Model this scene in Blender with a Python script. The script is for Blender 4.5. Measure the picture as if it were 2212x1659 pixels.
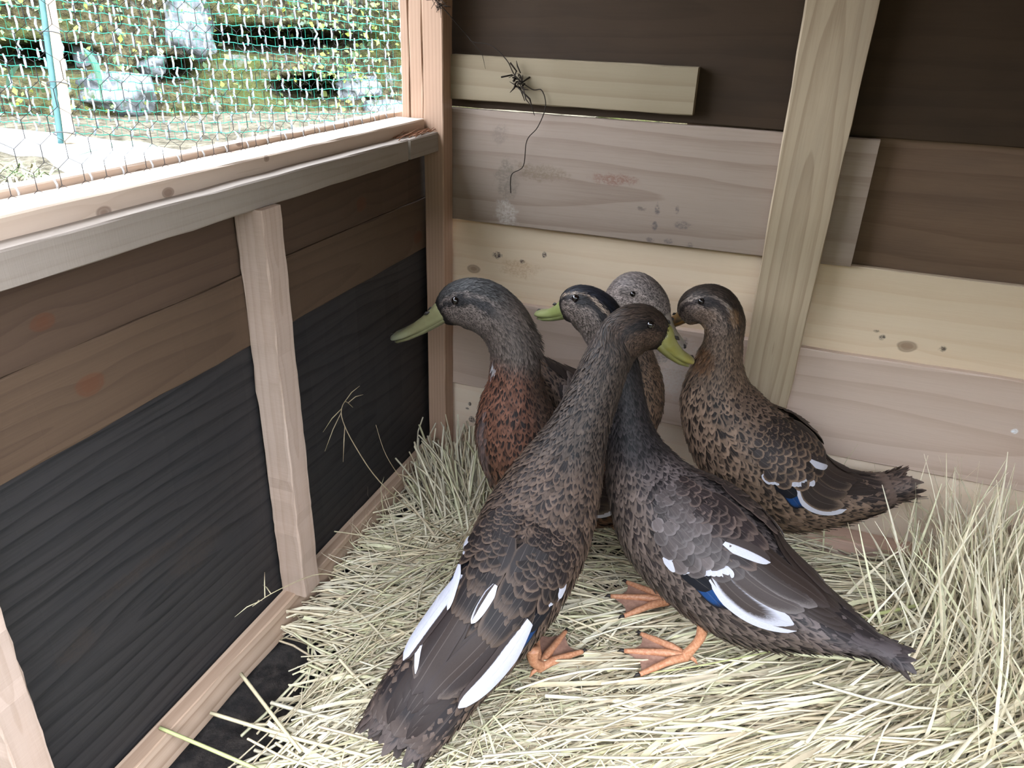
import bpy, math, random
import numpy as np
from mathutils import Vector, Matrix, noise as mnoise

for o in list(bpy.data.objects): bpy.data.objects.remove(o)
scn = bpy.context.scene
COL = scn.collection

# ------------------------------------------------------------------ camera
CAM = np.array([.668, -1.4, .925])
FPX = 1627.716
def cam_axes(yaw=.33320017, pitch=.45181756, roll=.0355902):
    f = np.array([-math.sin(yaw)*math.cos(pitch), math.cos(yaw)*math.cos(pitch), -math.sin(pitch)])
    rt = np.array([math.cos(yaw), math.sin(yaw), 0.])
    up = np.cross(rt, f)
    return (math.cos(roll)*rt+math.sin(roll)*up, -math.sin(roll)*rt+math.cos(roll)*up, f)
rt, up, fw = cam_axes()
cd = bpy.data.cameras.new('camera'); cam = bpy.data.objects.new('camera', cd); COL.objects.link(cam)
cd.sensor_width = 36; cd.lens = FPX/2212*36; cd.clip_start = .02
cam.matrix_world = Matrix(((rt[0], up[0], -fw[0], CAM[0]), (rt[1], up[1], -fw[1], CAM[1]), (rt[2], up[2], -fw[2], CAM[2]), (0, 0, 0, 1)))
scn.camera = cam

# ------------------------------------------------------------------ sky light and exposure
w = bpy.data.worlds.new('sky'); scn.world = w; w.use_nodes = True
bg = w.node_tree.nodes['Background']
bg.inputs[0].default_value = (.87, .94, 1.06, 1); bg.inputs[1].default_value = 1.0
scn.view_settings.view_transform = 'Standard'; scn.view_settings.look = 'None'
scn.view_settings.gamma = 1; scn.view_settings.use_curve_mapping = False
scn.view_settings.exposure = 3.5

rng = np.random.default_rng(7)

# ------------------------------------------------------------------ node helper
class S:
    def __init__(s, k, sock): s.k = k; s.sock = sock
    def __add__(a, b): return a.k.m('ADD', a, b)
    __radd__ = __add__
    def __sub__(a, b): return a.k.m('SUBTRACT', a, b)
    def __rsub__(a, b): return a.k.m('SUBTRACT', b, a)
    def __mul__(a, b): return a.k.m('MULTIPLY', a, b)
    __rmul__ = __mul__
    def __truediv__(a, b): return a.k.m('DIVIDE', a, b)
    def __pow__(a, b): return a.k.m('POWER', a, b)
class K:
    def __init__(k, name):
        k.mat = bpy.data.materials.new(name); k.mat.use_nodes = True
        k.nt = k.mat.node_tree; k.bsdf = k.nt.nodes['Principled BSDF']
    def put(k, inp, v):
        if isinstance(v, S): k.nt.links.new(v.sock, inp)
        elif isinstance(v, (tuple, list)): inp.default_value = tuple(v)+((1,) if len(v) == 3 and len(inp.default_value) == 4 else ())
        else: inp.default_value = v
    def m(k, op, a, b=None, c=None, clamp=False):
        n = k.nt.nodes.new('ShaderNodeMath'); n.operation = op; n.use_clamp = clamp
        k.put(n.inputs[0], a)
        if b is not None: k.put(n.inputs[1], b)
        if c is not None: k.put(n.inputs[2], c)
        return S(k, n.outputs[0])
    def obj(k):
        n = k.nt.nodes.new('ShaderNodeTexCoord'); x = k.nt.nodes.new('ShaderNodeSeparateXYZ')
        k.nt.links.new(n.outputs['Object'], x.inputs[0]); return [S(k, x.outputs[i]) for i in range(3)]
    def xyz(k, a, b, c):
        n = k.nt.nodes.new('ShaderNodeCombineXYZ'); k.put(n.inputs[0], a); k.put(n.inputs[1], b); k.put(n.inputs[2], c); return S(k, n.outputs[0])
    def noise(k, v, scale=1, detail=3, rough=.5, w=None):
        n = k.nt.nodes.new('ShaderNodeTexNoise')
        if w is not None:
            n.noise_dimensions = '4D'; k.put(n.inputs['W'], w)
        k.put(n.inputs['Vector'], v); n.inputs['Scale'].default_value = scale; n.inputs['Detail'].default_value = detail; n.inputs['Roughness'].default_value = rough
        return S(k, n.outputs[0])
    def sm(k, x, a, b):
        n = k.nt.nodes.new('ShaderNodeMapRange'); n.interpolation_type = 'SMOOTHSTEP'
        k.put(n.inputs['Value'], x); k.put(n.inputs['From Min'], a); k.put(n.inputs['From Max'], b); return S(k, n.outputs['Result'])
    def mix(k, f, a, b, mode='MIX'):
        n = k.nt.nodes.new('ShaderNodeMix'); n.data_type = 'RGBA'; n.blend_type = mode
        k.put(n.inputs[0], f); k.put(n.inputs[6], a); k.put(n.inputs[7], b); return S(k, n.outputs[2])
    def attr(k, name, out='Color'):
        n = k.nt.nodes.new('ShaderNodeAttribute'); n.attribute_name = name; return S(k, n.outputs[out])
    def rnd(k):
        n = k.nt.nodes.new('ShaderNodeObjectInfo'); return S(k, n.outputs['Random'])
    def bump(k, h, strength=.3, dist=.002):
        n = k.nt.nodes.new('ShaderNodeBump'); n.inputs['Strength'].default_value = strength; n.inputs['Distance'].default_value = dist
        k.put(n.inputs['Height'], h); k.put(k.bsdf.inputs['Normal'], S(k, n.outputs[0]))
    def out(k, col, rough=.7, spec=.3):
        k.put(k.bsdf.inputs['Base Color'], col); k.put(k.bsdf.inputs['Roughness'], rough); k.bsdf.inputs['Specular IOR Level'].default_value = spec
        return k.mat

def wood(name, light, dark, freq=160, z0=.0, d0=.03, tilt=.06, warp=.012, ring=.55, fiber=.35, knots=(), spots=(), blotch=.25, blotchcol=None, rough=.72, spec=.25, saw=0., seed=0.):
    """long axis local X, thickness local Y, width local Z"""
    k = K(name); x, y, z = k.obj()
    wv = k.xyz(x*1.6, y*7, z*7)
    n1 = k.noise(wv, 1.0, 2, .5, w=seed)-.5
    n2 = k.noise(k.xyz(x*6, y*30, z*30), 1.0, 2, .5, w=seed+3)-.5
    rr = k.m('SQRT', (z-z0)*(z-z0)+(y+d0+x*tilt)*(y+d0+x*tilt))+n1*warp*2+n2*warp*.22
    kn = None
    for (kx, kz, r) in knots:
        dx = (x-kx)*.62; dz = z-kz
        d = k.m('SQRT', dx*dx+dz*dz)/r
        infl = k.m('EXPONENT', d*d*-.16)
        rr = rr+infl*(r*.9)
        core = k.sm(d+n2*2.2, 1.3, .5); rim = k.sm(k.m('ABSOLUTE', d-.9+n2*1.8), .35, .04)
        e = k.m('MAXIMUM', core*.6, rim*.5)
        kn = e if kn is None else k.m('MAXIMUM', kn, e)
    f = k.m('FRACT', rr*freq)
    rg = (k.sm(f, .15, .9)*.55+k.sm(f, .62, .94)*.45)*k.sm(f, 1.0, .95)
    fib = k.noise(k.xyz(x*9, y*330, z*330), 1.0, 3, .6, w=seed+1)
    fib2 = k.noise(k.xyz(x*30, y*900, z*900), 1.0, 2, .6, w=seed+2)
    amt = k.m('ADD', rg*ring*(.35+.9*1.0), (fib-.5)*fiber*1.6, clamp=True)
    amt = k.m('ADD', amt, (fib2-.5)*fiber*.5, clamp=True)
    col = k.mix(amt, light, dark)
    bl = k.sm(k.noise(k.xyz(x*2.2, y*9, z*9), 1, 4, .6, w=seed+5), .42, .75)
    col = k.mix(bl*blotch, col, blotchcol or tuple(c*.55 for c in dark))
    if kn is not None: col = k.mix(kn, col, (.10, .035, .015))
    for (sx, sz, rx, rz, c, st) in spots:
        dx = (x-sx)/rx; dz = (z-sz)/rz
        d = k.m('SQRT', dx*dx+dz*dz)+(k.noise(k.xyz(x*60, y, z*60), 1, 4, .65, w=seed+sx*9)-.5)*1.9
        mott = k.sm(k.noise(k.xyz(x*170, y, z*240), 1, 3, .7, w=seed+sz*5), .30, .62)
        col = k.mix(k.sm(d, 1.05, .45)*mott*min(1., st*1.25), col, c)
    h = fib*.7+rg*.12
    if saw:
        sw = k.noise(k.xyz(x*700, y*40, z*40), 1, 2, .5, w=seed+8); col = k.mix((sw-.35)*saw, col, tuple(min(1, c*1.25) for c in light)); h = h+sw*.8
    k.bump(h, .28, .0010)
    return k.out(col, rough, spec)

def plain(name, col, rough=.6, spec=.3, var=.15, scale=40, emit=None):
    k = K(name); x, y, z = k.obj()
    n = k.noise(k.xyz(x, y, z), scale, 3)
    c = k.mix(n, tuple(max(0, v*(1-var*2)) for v in col), tuple(min(1, v*(1+var)) for v in col))
    k.bump(n, .2, .001)
    return k.out(c, rough, spec)

# ------------------------------------------------------------------ object helpers
def link(o, parent=None):
    COL.objects.link(o)
    if parent is not None: o.parent = parent
    return o
def meshobj(name, verts, faces, mat, parent=None, smooth=True, mw=None, attrs=None):
    me = bpy.data.meshes.new(name); me.from_pydata([tuple(v) for v in verts], [], [tuple(f) for f in faces])
    if mat: me.materials.append(mat)
    if smooth: me.shade_smooth()
    if attrs:
        for nm, (tp, data) in attrs.items(): setattr_mesh(me, nm, tp, data)
    o = bpy.data.objects.new(name, me)
    if mw is not None: o.matrix_world = mw
    return link(o, parent)
def setattr_mesh(me, nm, tp, data):
    a = me.attributes.new(nm, tp, 'POINT')
    d = np.asarray(data, np.float32)
    if tp == 'FLOAT_COLOR':
        if d.shape[1] == 3: d = np.concatenate([d, np.ones((len(d), 1), np.float32)], 1)
        a.data.foreach_set('color', d.ravel())
    elif tp == 'FLOAT_VECTOR': a.data.foreach_set('vector', d.ravel())
    else: a.data.foreach_set('value', d.ravel())
def fastmesh(name, V, Q, mat, parent=None, attrs=None, smooth=True):
    """V (n,3) array, Q (m,4) quads"""
    me = bpy.data.meshes.new(name)
    V = np.asarray(V, np.float32); Q = np.asarray(Q, np.int32)
    me.vertices.add(len(V)); me.vertices.foreach_set('co', V.ravel())
    me.loops.add(Q.size); me.loops.foreach_set('vertex_index', Q.ravel())
    me.polygons.add(len(Q)); me.polygons.foreach_set('loop_start', np.arange(len(Q), dtype=np.int32)*Q.shape[1])
    me.update(calc_edges=True)
    if smooth: me.shade_smooth()
    if mat: me.materials.append(mat)
    for nm, (tp, d) in (attrs or {}).items(): setattr_mesh(me, nm, tp, d)
    return link(bpy.data.objects.new(name, me), parent)
def empty(name, loc=(0, 0, 0), parent=None):
    o = bpy.data.objects.new(name, None); o.location = loc; o.empty_display_size = .05
    return link(o, parent)
def tag(o, label=None, cat=None, group=None, kind=None):
    if label: o['label'] = label
    if cat: o['category'] = cat
    if group: o['group'] = group
    if kind: o['kind'] = kind
    return o

AX = {'x': Matrix(((1, 0, 0), (0, 1, 0), (0, 0, 1))),            # length along world X, thickness Y, width Z
      'y': Matrix(((0, -1, 0), (1, 0, 0), (0, 0, 1))),           # length along world Y, thickness -X, width Z
      'z': Matrix(((0, 0, -1), (0, 1, 0), (1, 0, 0))),           # length along world Z, thickness Y, width -X
      'w': Matrix(((0, -1, 0), (0, 0, -1), (1, 0, 0)))}          # length along world Z, thickness -X, width -Y
def timber(name, axis, lo, hi, mat, parent=None, rough=.0008, seg=.05, taper=None, cut=None):
    """box between world corners lo, hi, long along axis; edges slightly rounded, sawn edges slightly uneven"""
    c = [(a+b)/2 for a, b in zip(lo, hi)]; d = [b-a for a, b in zip(lo, hi)]
    A = AX[axis]; Ai = A.transposed()
    dl = [abs(v) for v in (Ai @ Vector(d))]
    L, T, W = dl; n = max(2, int(L/seg)); r = min(.0018, T*.2)
    prof = [(-T/2+r, -W/2), (T/2-r, -W/2), (T/2, -W/2+r), (T/2, W/2-r), (T/2-r, W/2), (-T/2+r, W/2), (-T/2, W/2-r), (-T/2, -W/2+r)]
    rg = random.Random(int(abs(c[0])*7919+abs(c[1])*104729+abs(c[2])*1299709+ord(axis)) & 0xffff)
    V = []; Fc = []
    for i in range(n+1):
        x = -L/2+L*i/n
        j = [(rg.gauss(0, rough), rg.gauss(0, rough)) for _ in range(4)]
        for q, (py, pz) in enumerate(prof):
            a, b = j[q//2]
            if taper: pz = pz*(taper[0]+(taper[1]-taper[0])*i/n)
            V.append((x, py+a, pz+b))
    for i in range(n):
        for q in range(8):
            Fc.append((i*8+q, i*8+(q+1) % 8, (i+1)*8+(q+1) % 8, (i+1)*8+q))
    Fc.append(tuple(range(7, -1, -1))); Fc.append(tuple(n*8+q for q in range(8)))
    mw = A.to_4x4(); mw.translation = Vector(c)
    o = meshobj(name, V, Fc, mat, parent, smooth=False, mw=mw)
    return o
def tube(pts, rad, sides=5, cap=True):
    pts = [Vector(p) for p in pts]; V = []; Fc = []
    n = len(pts); rads = rad if hasattr(rad, '__len__') else [rad]*n
    pu = Vector((0, 0, 1))
    for i, p in enumerate(pts):
        t = (pts[min(n-1, i+1)]-pts[max(0, i-1)]).normalized()
        a = pu-t*pu.dot(t)
        if a.length < 1e-3: a = Vector((1, 0, 0))-t*t.x
        a.normalize(); pu = a; b = t.cross(a)
        for q in range(sides):
            an = 2*math.pi*q/sides; V.append(p+(a*math.cos(an)+b*math.sin(an))*rads[i])
    for i in range(n-1):
        for q in range(sides):
            Fc.append((i*sides+q, i*sides+(q+1) % sides, (i+1)*sides+(q+1) % sides, (i+1)*sides+q))
    if cap: Fc.append(tuple(range(sides-1, -1, -1))); Fc.append(tuple((n-1)*sides+q for q in range(sides)))
    return V, Fc
class MB:
    def __init__(s): s.V = []; s.F = []
    def add(s, VF):
        o = len(s.V); s.V += list(VF[0]); s.F += [tuple(i+o for i in f) for f in VF[1]]; return s
# ------------------------------------------------------------------ the shed: back wall
GREY = (.30, .28, .27); MUD = (.055, .04, .035)
m_A = wood('weathered_plank_dark', (.050, .030, .0165), (.026, .0145, .0075), 38, .05, .05, .04, .035, .22, .35, blotch=.6, blotchcol=(.018, .012, .008), seed=1)
m_B = wood('weathered_plank_grey_pink', (.35, .272, .218), (.22, .152, .112), 32, -.03, .03, .06, .04, .42, .5,
           spots=[(-.248, -.018, .026, .045, (.20, .165, .13), .7), (-.185, .001, .07, .018, (.22, .165, .115), .7), (-.033, .003, .05, .012, (.22, .10, .07), .6), (-.246, -.085, .028, .03, (.58, .52, .47), .55), (-.262, .067, .02, .022, (.2, .16, .13), .5),
                  (.049, -.044, .006, .014, (.10, .085, .09), .6), (.048, -.074, .006, .010, (.10, .085, .09), .6), (.043, -.102, .009, .006, (.10, .085, .09), .55), (.086, -.040, .004, .010, (.10, .085, .09), .55), (.099, -.068, .020, .009, (.10, .085, .09), .5), (.078, -.100, .011, .006, (.10, .085, .09), .5), (.116, -.102, .007, .008, (.10, .085, .09), .45), (.02, -.045, .010, .006, (.1, .08, .08), .5)],
           blotch=.35, blotchcol=(.27, .21, .17), rough=.55, spec=.4, seed=2)
m_B2 = wood('weathered_plank_brown', (.180, .115, .074), (.092, .053, .033), 26, -.02, .02, .10, .04, .28, .45, blotch=.5, blotchcol=(.07, .05, .04), seed=3)
m_C = wood('pale_pine_plank', (.72, .575, .41), (.63, .45, .285), 32, .12, .05, .02, .03, .3, .45, blotch=.2, blotchcol=(.5, .34, .2),
           knots=[(-.700, -.020, .010), (.137, -.052, .009)], spots=[(-.647, .016, .012, .009, (.055, .035, .04), .9), (-.547, .029, .006, .008, (.055, .035, .04), .9), (-.594, .009, .007, .006, (.06, .04, .04), .85), (-.60, -.006, .05, .022, (.45, .28, .15), .4), (.096, -.040, .007, .007, (.09, .07, .06), .85), (.194, -.045, .008, .006, (.12, .09, .07), .8), (.083, -.030, .008, .004, (.12, .09, .07), .7)], seed=4)
m_D = wood('smooth_plank_pink', (.58, .45, .365), (.43, .305, .23), 24, -.02, .015, .09, .035, .42, .4, blotch=.3, blotchcol=(.48, .37, .30), rough=.5, spec=.4, seed=5,
           spots=[(-.255, .02, .045, .08, (.62, .57, .52), .45), (-.247, .078, .007, .012, (.10, .08, .08), .85), (-.218, .063, .006, .006, (.10, .08, .08), .8), (-.29, .05, .03, .03, (.20, .17, .15), .6), (.338, .011, .006, .006, (.85, .88, .92), .9)])
m_E = wood('pale_pine_plank_low', (.84, .70, .55), (.78, .60, .44), 28, .15, .05, .02, .03, .3, .4, knots=[(.401, .0055, .014)], blotch=.12, blotchcol=(.6, .36, .2), seed=6,
           spots=[(-.706, .046, .005, .007, MUD, .9), (-.712, .033, .006, .004, MUD, .8), (-.700, .006, .010, .010, MUD, .9)])
m_edge = wood('grey_board_edge', (.33, .30, .27), (.20, .17, .15), 60, 0, .05, 0, .01, .3, .4, seed=7)
m_batten = wood('fresh_pine_batten', (.29, .235, .155), (.20, .148, .088), 42, .03, .004, .045, .006, .4, .2, blotch=.05, seed=8, rough=.55)
m_brace = wood('weathered_brace', (.44, .345, .235), (.25, .172, .108), 60, .0, .02, .05, .02, .4, .55, blotch=.45, blotchcol=(.26, .21, .16), seed=9)

wb = tag(empty('wall_back'), kind='structure')
XR = 1.62
def plank(parent, x0, x1, z0, z1, yf, mat, th=.014):
    return timber('plank', 'x', (x0, yf, z0), (x1, yf+th, z1), mat, parent, rough=.0004)
plank(wb, -.05, XR, .7682, 1.02, .014, m_A)
plank(wb, -.05, XR, 1.022, 1.035, .014, m_A); plank(wb, -.05, .85, 1.037, 1.08, .014, m_A); plank(wb, -.05, .7, 1.082, 1.14, .014, m_A); plank(wb, -.05, .3, 1.142, 1.20, .014, m_A)
plank(wb, .01, .800, .553, .767, 0, m_B, .013)
plank(wb, .485, XR, .540, .800, .029, m_B2, .012)
plank(wb, -.05, XR, .388, .5525, .0125, m_C, .016)
plank(wb, -.05, XR, .1835, .393, -.004, m_D, .016)
plank(wb, -.05, XR, -.02, .1865, .0125, m_E, .016)
timber('batten', 'x', (.045, -.012, .784), (.497, .0135, .861), m_batten, wb, rough=.0004)
timber('batten', 'z', (.652, -.028, -.02), (.748, -.001, 1.043), m_brace, wb, rough=.0006, taper=(.87, 1.12))

timber('bottom_plate', 'x', (.05, -.055, -.01), (1.6, -.006, .030), wood('pinkish_plate', (.58, .40, .31), (.50, .33, .24), 70, .0, .03, .01, .006, .3, .2, seed=10), wb)
# ------------------------------------------------------------------ left wall with its framing
m_stud = wood('sawn_stud', (.44, .335, .27), (.32, .23, .17), 130, .0, .01, .02, .006, .35, .45, saw=.5, blotch=.3, blotchcol=(.42, .25, .16), seed=11)
m_post = wood('corner_post_wood', (.47, .31, .215), (.34, .205, .135), 150, .03, .03, .01, .003, .4, .3, blotch=.15, seed=12)
m_plate = wood('bottom_plate_wood', (.48, .345, .25), (.27, .17, .11), 60, .0, .012, .012, .004, .55, .3, blotch=.2, seed=13)
m_rail = wood('rail_wood', (.32, .27, .225), (.23, .185, .15), 110, .0, .02, .02, .005, .3, .4, saw=.4, blotch=.2, seed=14)
m_sill = wood('sill_wood', (.62, .49, .385), (.50, .37, .275), 90, .0, .03, .02, .006, .3, .25, knots=[(-.24, -.006, .007), (-.148, -.002, .005), (.036, .010, .004)], blotch=.2, blotchcol=(.45, .28, .17), seed=15)
m_l1 = wood('left_plank_brown', (.085, .053, .034), (.050, .029, .019), 55, .04, .03, .05, .02, .3, .4, knots=[(.268, -.034, .011), (-.354, -.027, .009)], blotch=.4, blotchcol=(.055, .035, .022), seed=16)
m_l2 = wood('left_plank_tan', (.098, .062, .038), (.056, .033, .021), 55, -.02, .03, .05, .02, .3, .4, knots=[(-.32, .003, .010), (.471, -.024, .010)], blotch=.4, blotchcol=(.06, .038, .024), seed=17)
m_char = wood('charred_board', (.028, .0255, .025), (.006, .006, .0065), 45, -.05, .02, .055, .05, .5, 1.0, blotch=.5, blotchcol=(.014, .015, .018), rough=.62, spec=.3, seed=18,
              spots=[(-.30, .02, .10, .012, (.045, .032, .024), .3), (-.22, -.02, .06, .03, (.042, .030, .023), .3), (-.41, -.013, .04, .02, (.042, .030, .023), .3)])
wl = tag(empty('wall_left'), kind='structure')
YN = -1.085
def lplank(z0, z1, mat, xf=0.):
    return timber('plank', 'y', (xf-.016, YN, z0), (xf, .0, z1), mat, wl, rough=.0006)
lplank(.045, .4985, m_char, -.004)
lplank(.4978, .600, m_l2, 0)
lplank(.5992, .735, m_l1, -.003)
timber('corner_post', 'z', (.004, -.047, -.02), (.045, -.004, 1.25), m_post, wl, rough=.0003)
timber('stud', 'w', (.0, -.602, .055), (.045, -.560, .693), m_stud, wl, rough=.0006, seg=.02)
timber('stud', 'w', (.0, -1.083, .0), (.045, -1.046, .693), m_stud, wl, rough=.0006, seg=.02)
timber('bottom_plate', 'y', (.0, YN, 0), (.025, -.047, .057), m_plate, wl, rough=.0006)
# the rail is split in two by a crack near the post
timber('rail', 'y', (-.004, YN, .692), (.034, -.171, .728), m_rail, wl, rough=.0003, seg=.04)
timber('rail', 'y', (.0, -.163, .692), (.035, -.049, .727), m_rail, wl, rough=.0003, seg=.04)
# splintered strip lifting between rail and sill
m_spl = plain('splinter_wood', (.40, .20, .12), .8, .2, .3, 120)
mb = MB()
for i in range(26):
    y0 = -.20+.16*rng.random(); l = .02+.04*rng.random(); x0 = .008+.022*rng.random(); z0 = .727+.004*rng.random()
    mb.add(tube([(x0, y0, z0), (x0+.003*rng.normal(), y0+l*.5, z0+.002), (x0+.004*rng.normal(), y0+l, z0+.001+.006*rng.random())], [.0012, .0010, .0004], 4))
meshobj('splinters', mb.V, mb.F, m_spl, wl)

win = tag(empty('window_1'), kind='structure')
timber('window_sill', 'y', (-.053, YN, .721), (.007, -.049, .749), m_sill, win, rough=.0003, seg=.04)
timber('outer_rail', 'y', (-.078, YN, .735), (-.054, -.0, .757), m_sill, win, rough=.0003, seg=.04)
timber('window_jamb', 'z', (-.040, -.047, .749), (-.024, -.004, 1.22), m_post, win, rough=.0005)
timber('window_jamb', 'z', (-.0225, -.047, .749), (.003, -.004, 1.22), m_post, win, rough=.0005)
timber('window_head', 'y', (-.05, YN, 1.22), (.04, -.05, 1.25), m_sill, win)
timber('window_jamb', 'w', (-.05, -1.083, .749), (.04, -1.046, 1.22), m_stud, win)
# hexagonal wire netting in the opening
k = K('galvanised_wire'); m_wire = k.out((.05, .05, .05), .5, .4)
mb = MB(); a = .017
hx = -.046; xs = []
dy = a*math.sqrt(3); row = 0; z = .752
while z < 1.21:
    y = -1.04+(dy/2 if row % 2 else 0)
    while y < -.05:
        p0 = (hx, y, z); j = lambda: .0012*rng.normal()
        top = (hx, y, z+a)
        for q in ((hx, y-dy/2, z-a/2), (hx, y+dy/2, z-a/2)):
            mb.add(tube([p0, q], .00032, 3, False))
        mb.add(tube([p0, top], .0005, 3, False))
        y += dy
    z += a*1.5; row += 1
tag(meshobj('wire_netting', mb.V, mb.F, m_wire, win), kind='stuff')
# white ties along the outer rail
m_tie = plain('white_tie', (.85, .86, .88), .5)
tie = None
for i in range(22):
    y = -1.03+i*.045
    if tie is None:
        tie = meshobj('net_tie', *(lambda q: (q.V, q.F))(MB().add(tube([(-.0535, 0, .745), (-.0525, 0, .752), (-.056, 0, .7595), (-.07, 0, .7595)], .0013, 5))), m_tie, win)
        tie.location = (0, y, 0)
    else:
        c = tie.copy(); c.location = (0, y, 0); link(c, win)

# ------------------------------------------------------------------ floor, roof, right wall
k = K('dark_soil'); x, y, z = k.obj(); n = k.noise(k.xyz(x, y, z), 55, 6, .7); n2 = k.noise(k.xyz(x, y, z), 9, 3)
k.bump(n, .9, .01); m_soil = k.out(k.mix(k.sm(n, .35, .75), (.012, .010, .010), (.05, .042, .036)), .85, .2)
nx, ny = 60, 50; V = []; Fc = []
for j in range(ny+1):
    for i in range(nx+1):
        X = -.02+1.70*i/nx; Y = -1.25+1.27*j/ny
        V.append((X, Y, -.012+.016*(mnoise.noise(Vector((X*9, Y*9, 3)))*.6+mnoise.noise(Vector((X*30, Y*30, 1)))*.4)))
for j in range(ny):
    for i in range(nx): q = j*(nx+1)+i; Fc.append((q, q+1, q+nx+2, q+nx+1))
tag(meshobj('floor', V, Fc, m_soil), kind='structure')
m_roof = wood('roof_board', (.16, .11, .075), (.09, .06, .04), 80, seed=21)
ce = tag(empty('ceiling'), kind='structure')
# single-pitch roof, high on the window side, low on the right, with an overhang over the open front
sl = math.atan2(-.30, 1.84)
for i in range(9):
    o = timber('plank', 'x', (-.92-.05, -.067, -.01), (.92+.05, .067, .01), m_roof, ce)
    o.matrix_world = Matrix.Translation((.80, -1.03+i*.135, 1.142)) @ Matrix.Rotation(-sl, 4, 'Y')
# unseen boards added over the open front to keep the upper wall dark
fr = tag(empty('added_front_boards'), kind='structure')
for (z0, z1, xr) in ((.955, 1.02, 1.6), (1.022, 1.08, 1.2), (1.082, 1.14, .7), (1.142, 1.2, .3)):
    timber('plank', 'x', (-.02, -1.10, z0), (xr, -1.085, z1), m_roof, fr)
wr = tag(empty('wall_right'), kind='structure')
for i in range(7):
    timber('plank', 'y', (1.60, -1.085, -.02+i*.148), (1.62, .0, .126+i*.148), m_B2, wr)
# ------------------------------------------------------------------ outside: terrace, bank, rocks, plants, net
k = K('mossy_bank'); x, y, z = k.obj(); P = k.xyz(x, y, z)
n1 = k.noise(P, 3.2, 5, .6); n2 = k.noise(P, 40, 4, .65); n3 = k.noise(P, 9, 4, .6)
c = k.mix(k.sm(n2, .3, .7), (.018, .016, .009), (.125, .105, .055)); c = k.mix(k.sm(n1, .42, .62)*k.sm(n3, .35, .6), c, k.mix(n2, (.020, .028, .007), (.115, .125, .038)))
c = k.mix(k.sm(n3, .60, .72)*.7, c, (.20, .21, .20)); k.bump(n2, .9, .03); m_bank = k.out(c, .9, .1)
k = K('terrace_earth'); x, y, z = k.obj(); P = k.xyz(x, y, z); n2 = k.noise(P, 30, 5, .7)
k.bump(n2, .8, .02); m_earth = k.out(k.mix(k.sm(n2, .3, .7), (.05, .043, .028), (.20, .175, .125)), .9, .1)
k = K('lichen_rock'); x, y, z = k.obj(); P = k.xyz(x, y, z); n1 = k.noise(P, 6, 5, .65); n2 = k.noise(P, 35, 3, .6)
c = k.mix(k.sm(n1, .35, .65), (.05, .053, .055), (.26, .28, .29)); c = k.mix(k.sm(n2, .52, .68)*.7, c, (.06, .075, .025)); k.bump(n1, .8, .03); m_rock = k.out(c, .85, .2)

# bank faces the shed: base line runs along bd, rises along bn
vd = Vector((-.70, .71, 0)).normalized(); vs = Vector((.71, .70, 0)).normalized()
base = Vector((CAM[0], CAM[1], 0))+vd*3.0
def bankpt(u, v):
    # u metres sideways, v metres up the slope
    n = mnoise.noise(Vector((u*1.1, v*1.3, 5)))*.22+mnoise.noise(Vector((u*3.1, v*3.6, 9)))*.10+mnoise.noise(Vector((u*9, v*9, 2)))*.03
    ledge = .10*math.sin(v*9+u*.8)
    for (hu, hv, ru, rv, dp) in HOLES:
        e = ((u-hu)/ru)**2+((v-hv)/rv)**2
        n -= dp*math.exp(-e*e)
    return base+vs*u+vd*(v*.42-n*.55-ledge*.35)+Vector((0, 0, .35+v*.9))
def bank_px(px, py, t=3.0):
    # nearest bank (u, v) for a direction: used once to choose the holes and rock seats
    d = rt*(px-1106)/FPX-up*(py-829.5)/FPX+fw; Q = Vector(CAM+d*t)
    r = Q-base; return r.dot(vs), (Q.z-.35)/.9
HOLES = []
HOLES = [(.50, .52, .30, .045, .8), (-.30, .44, .17, .05, .7), (.62, .33, .16, .05, .6), (-1.15, .62, .22, .09, .7), (-.62, .60, .14, .10, .6), (-.85, .42, .10, .07, .5), (.1, .40, .10, .05, .4)]
nu, nv = 190, 120; V = []; Fc = []
for j in range(nv+1):
    for i in range(nu+1): V.append(bankpt(-2.6+5.4*i/nu, -.25+1.5*j/nv))
for j in range(nv):
    for i in range(nu): q = j*(nu+1)+i; Fc.append((q, q+1, q+nu+2, q+nu+1))
tag(meshobj('mossy_bank', V, Fc, m_bank), kind='structure')
# terrace beside the shed and the yard in front of it
V = []; Fc = []; n = 60
for j in range(n+1):
    for i in range(n+1):
        X = -3.6+3.5*i/n; Y = -2.6+5.2*j/n
        V.append((X, Y, .575+.02*mnoise.noise(Vector((X*3, Y*3, 0)))+.012*mnoise.noise(Vector((X*11, Y*11, 0)))))
for j in range(n):
    for i in range(n): q = j*(n+1)+i; Fc.append((q, q+1, q+n+2, q+n+1))
tag(meshobj('terrace_ground', V, Fc, m_earth), kind='structure')
V = [(-.1, -9, -.03), (9, -9, -.03), (9, 6, -.03), (-.1, 6, -.03), (-9, -9, -.03), (-9, 6, -.03)]
tag(meshobj('yard_ground', V, [(0, 1, 2, 3), (4, 0, 3, 5)], m_earth, smooth=False), kind='structure')

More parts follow.
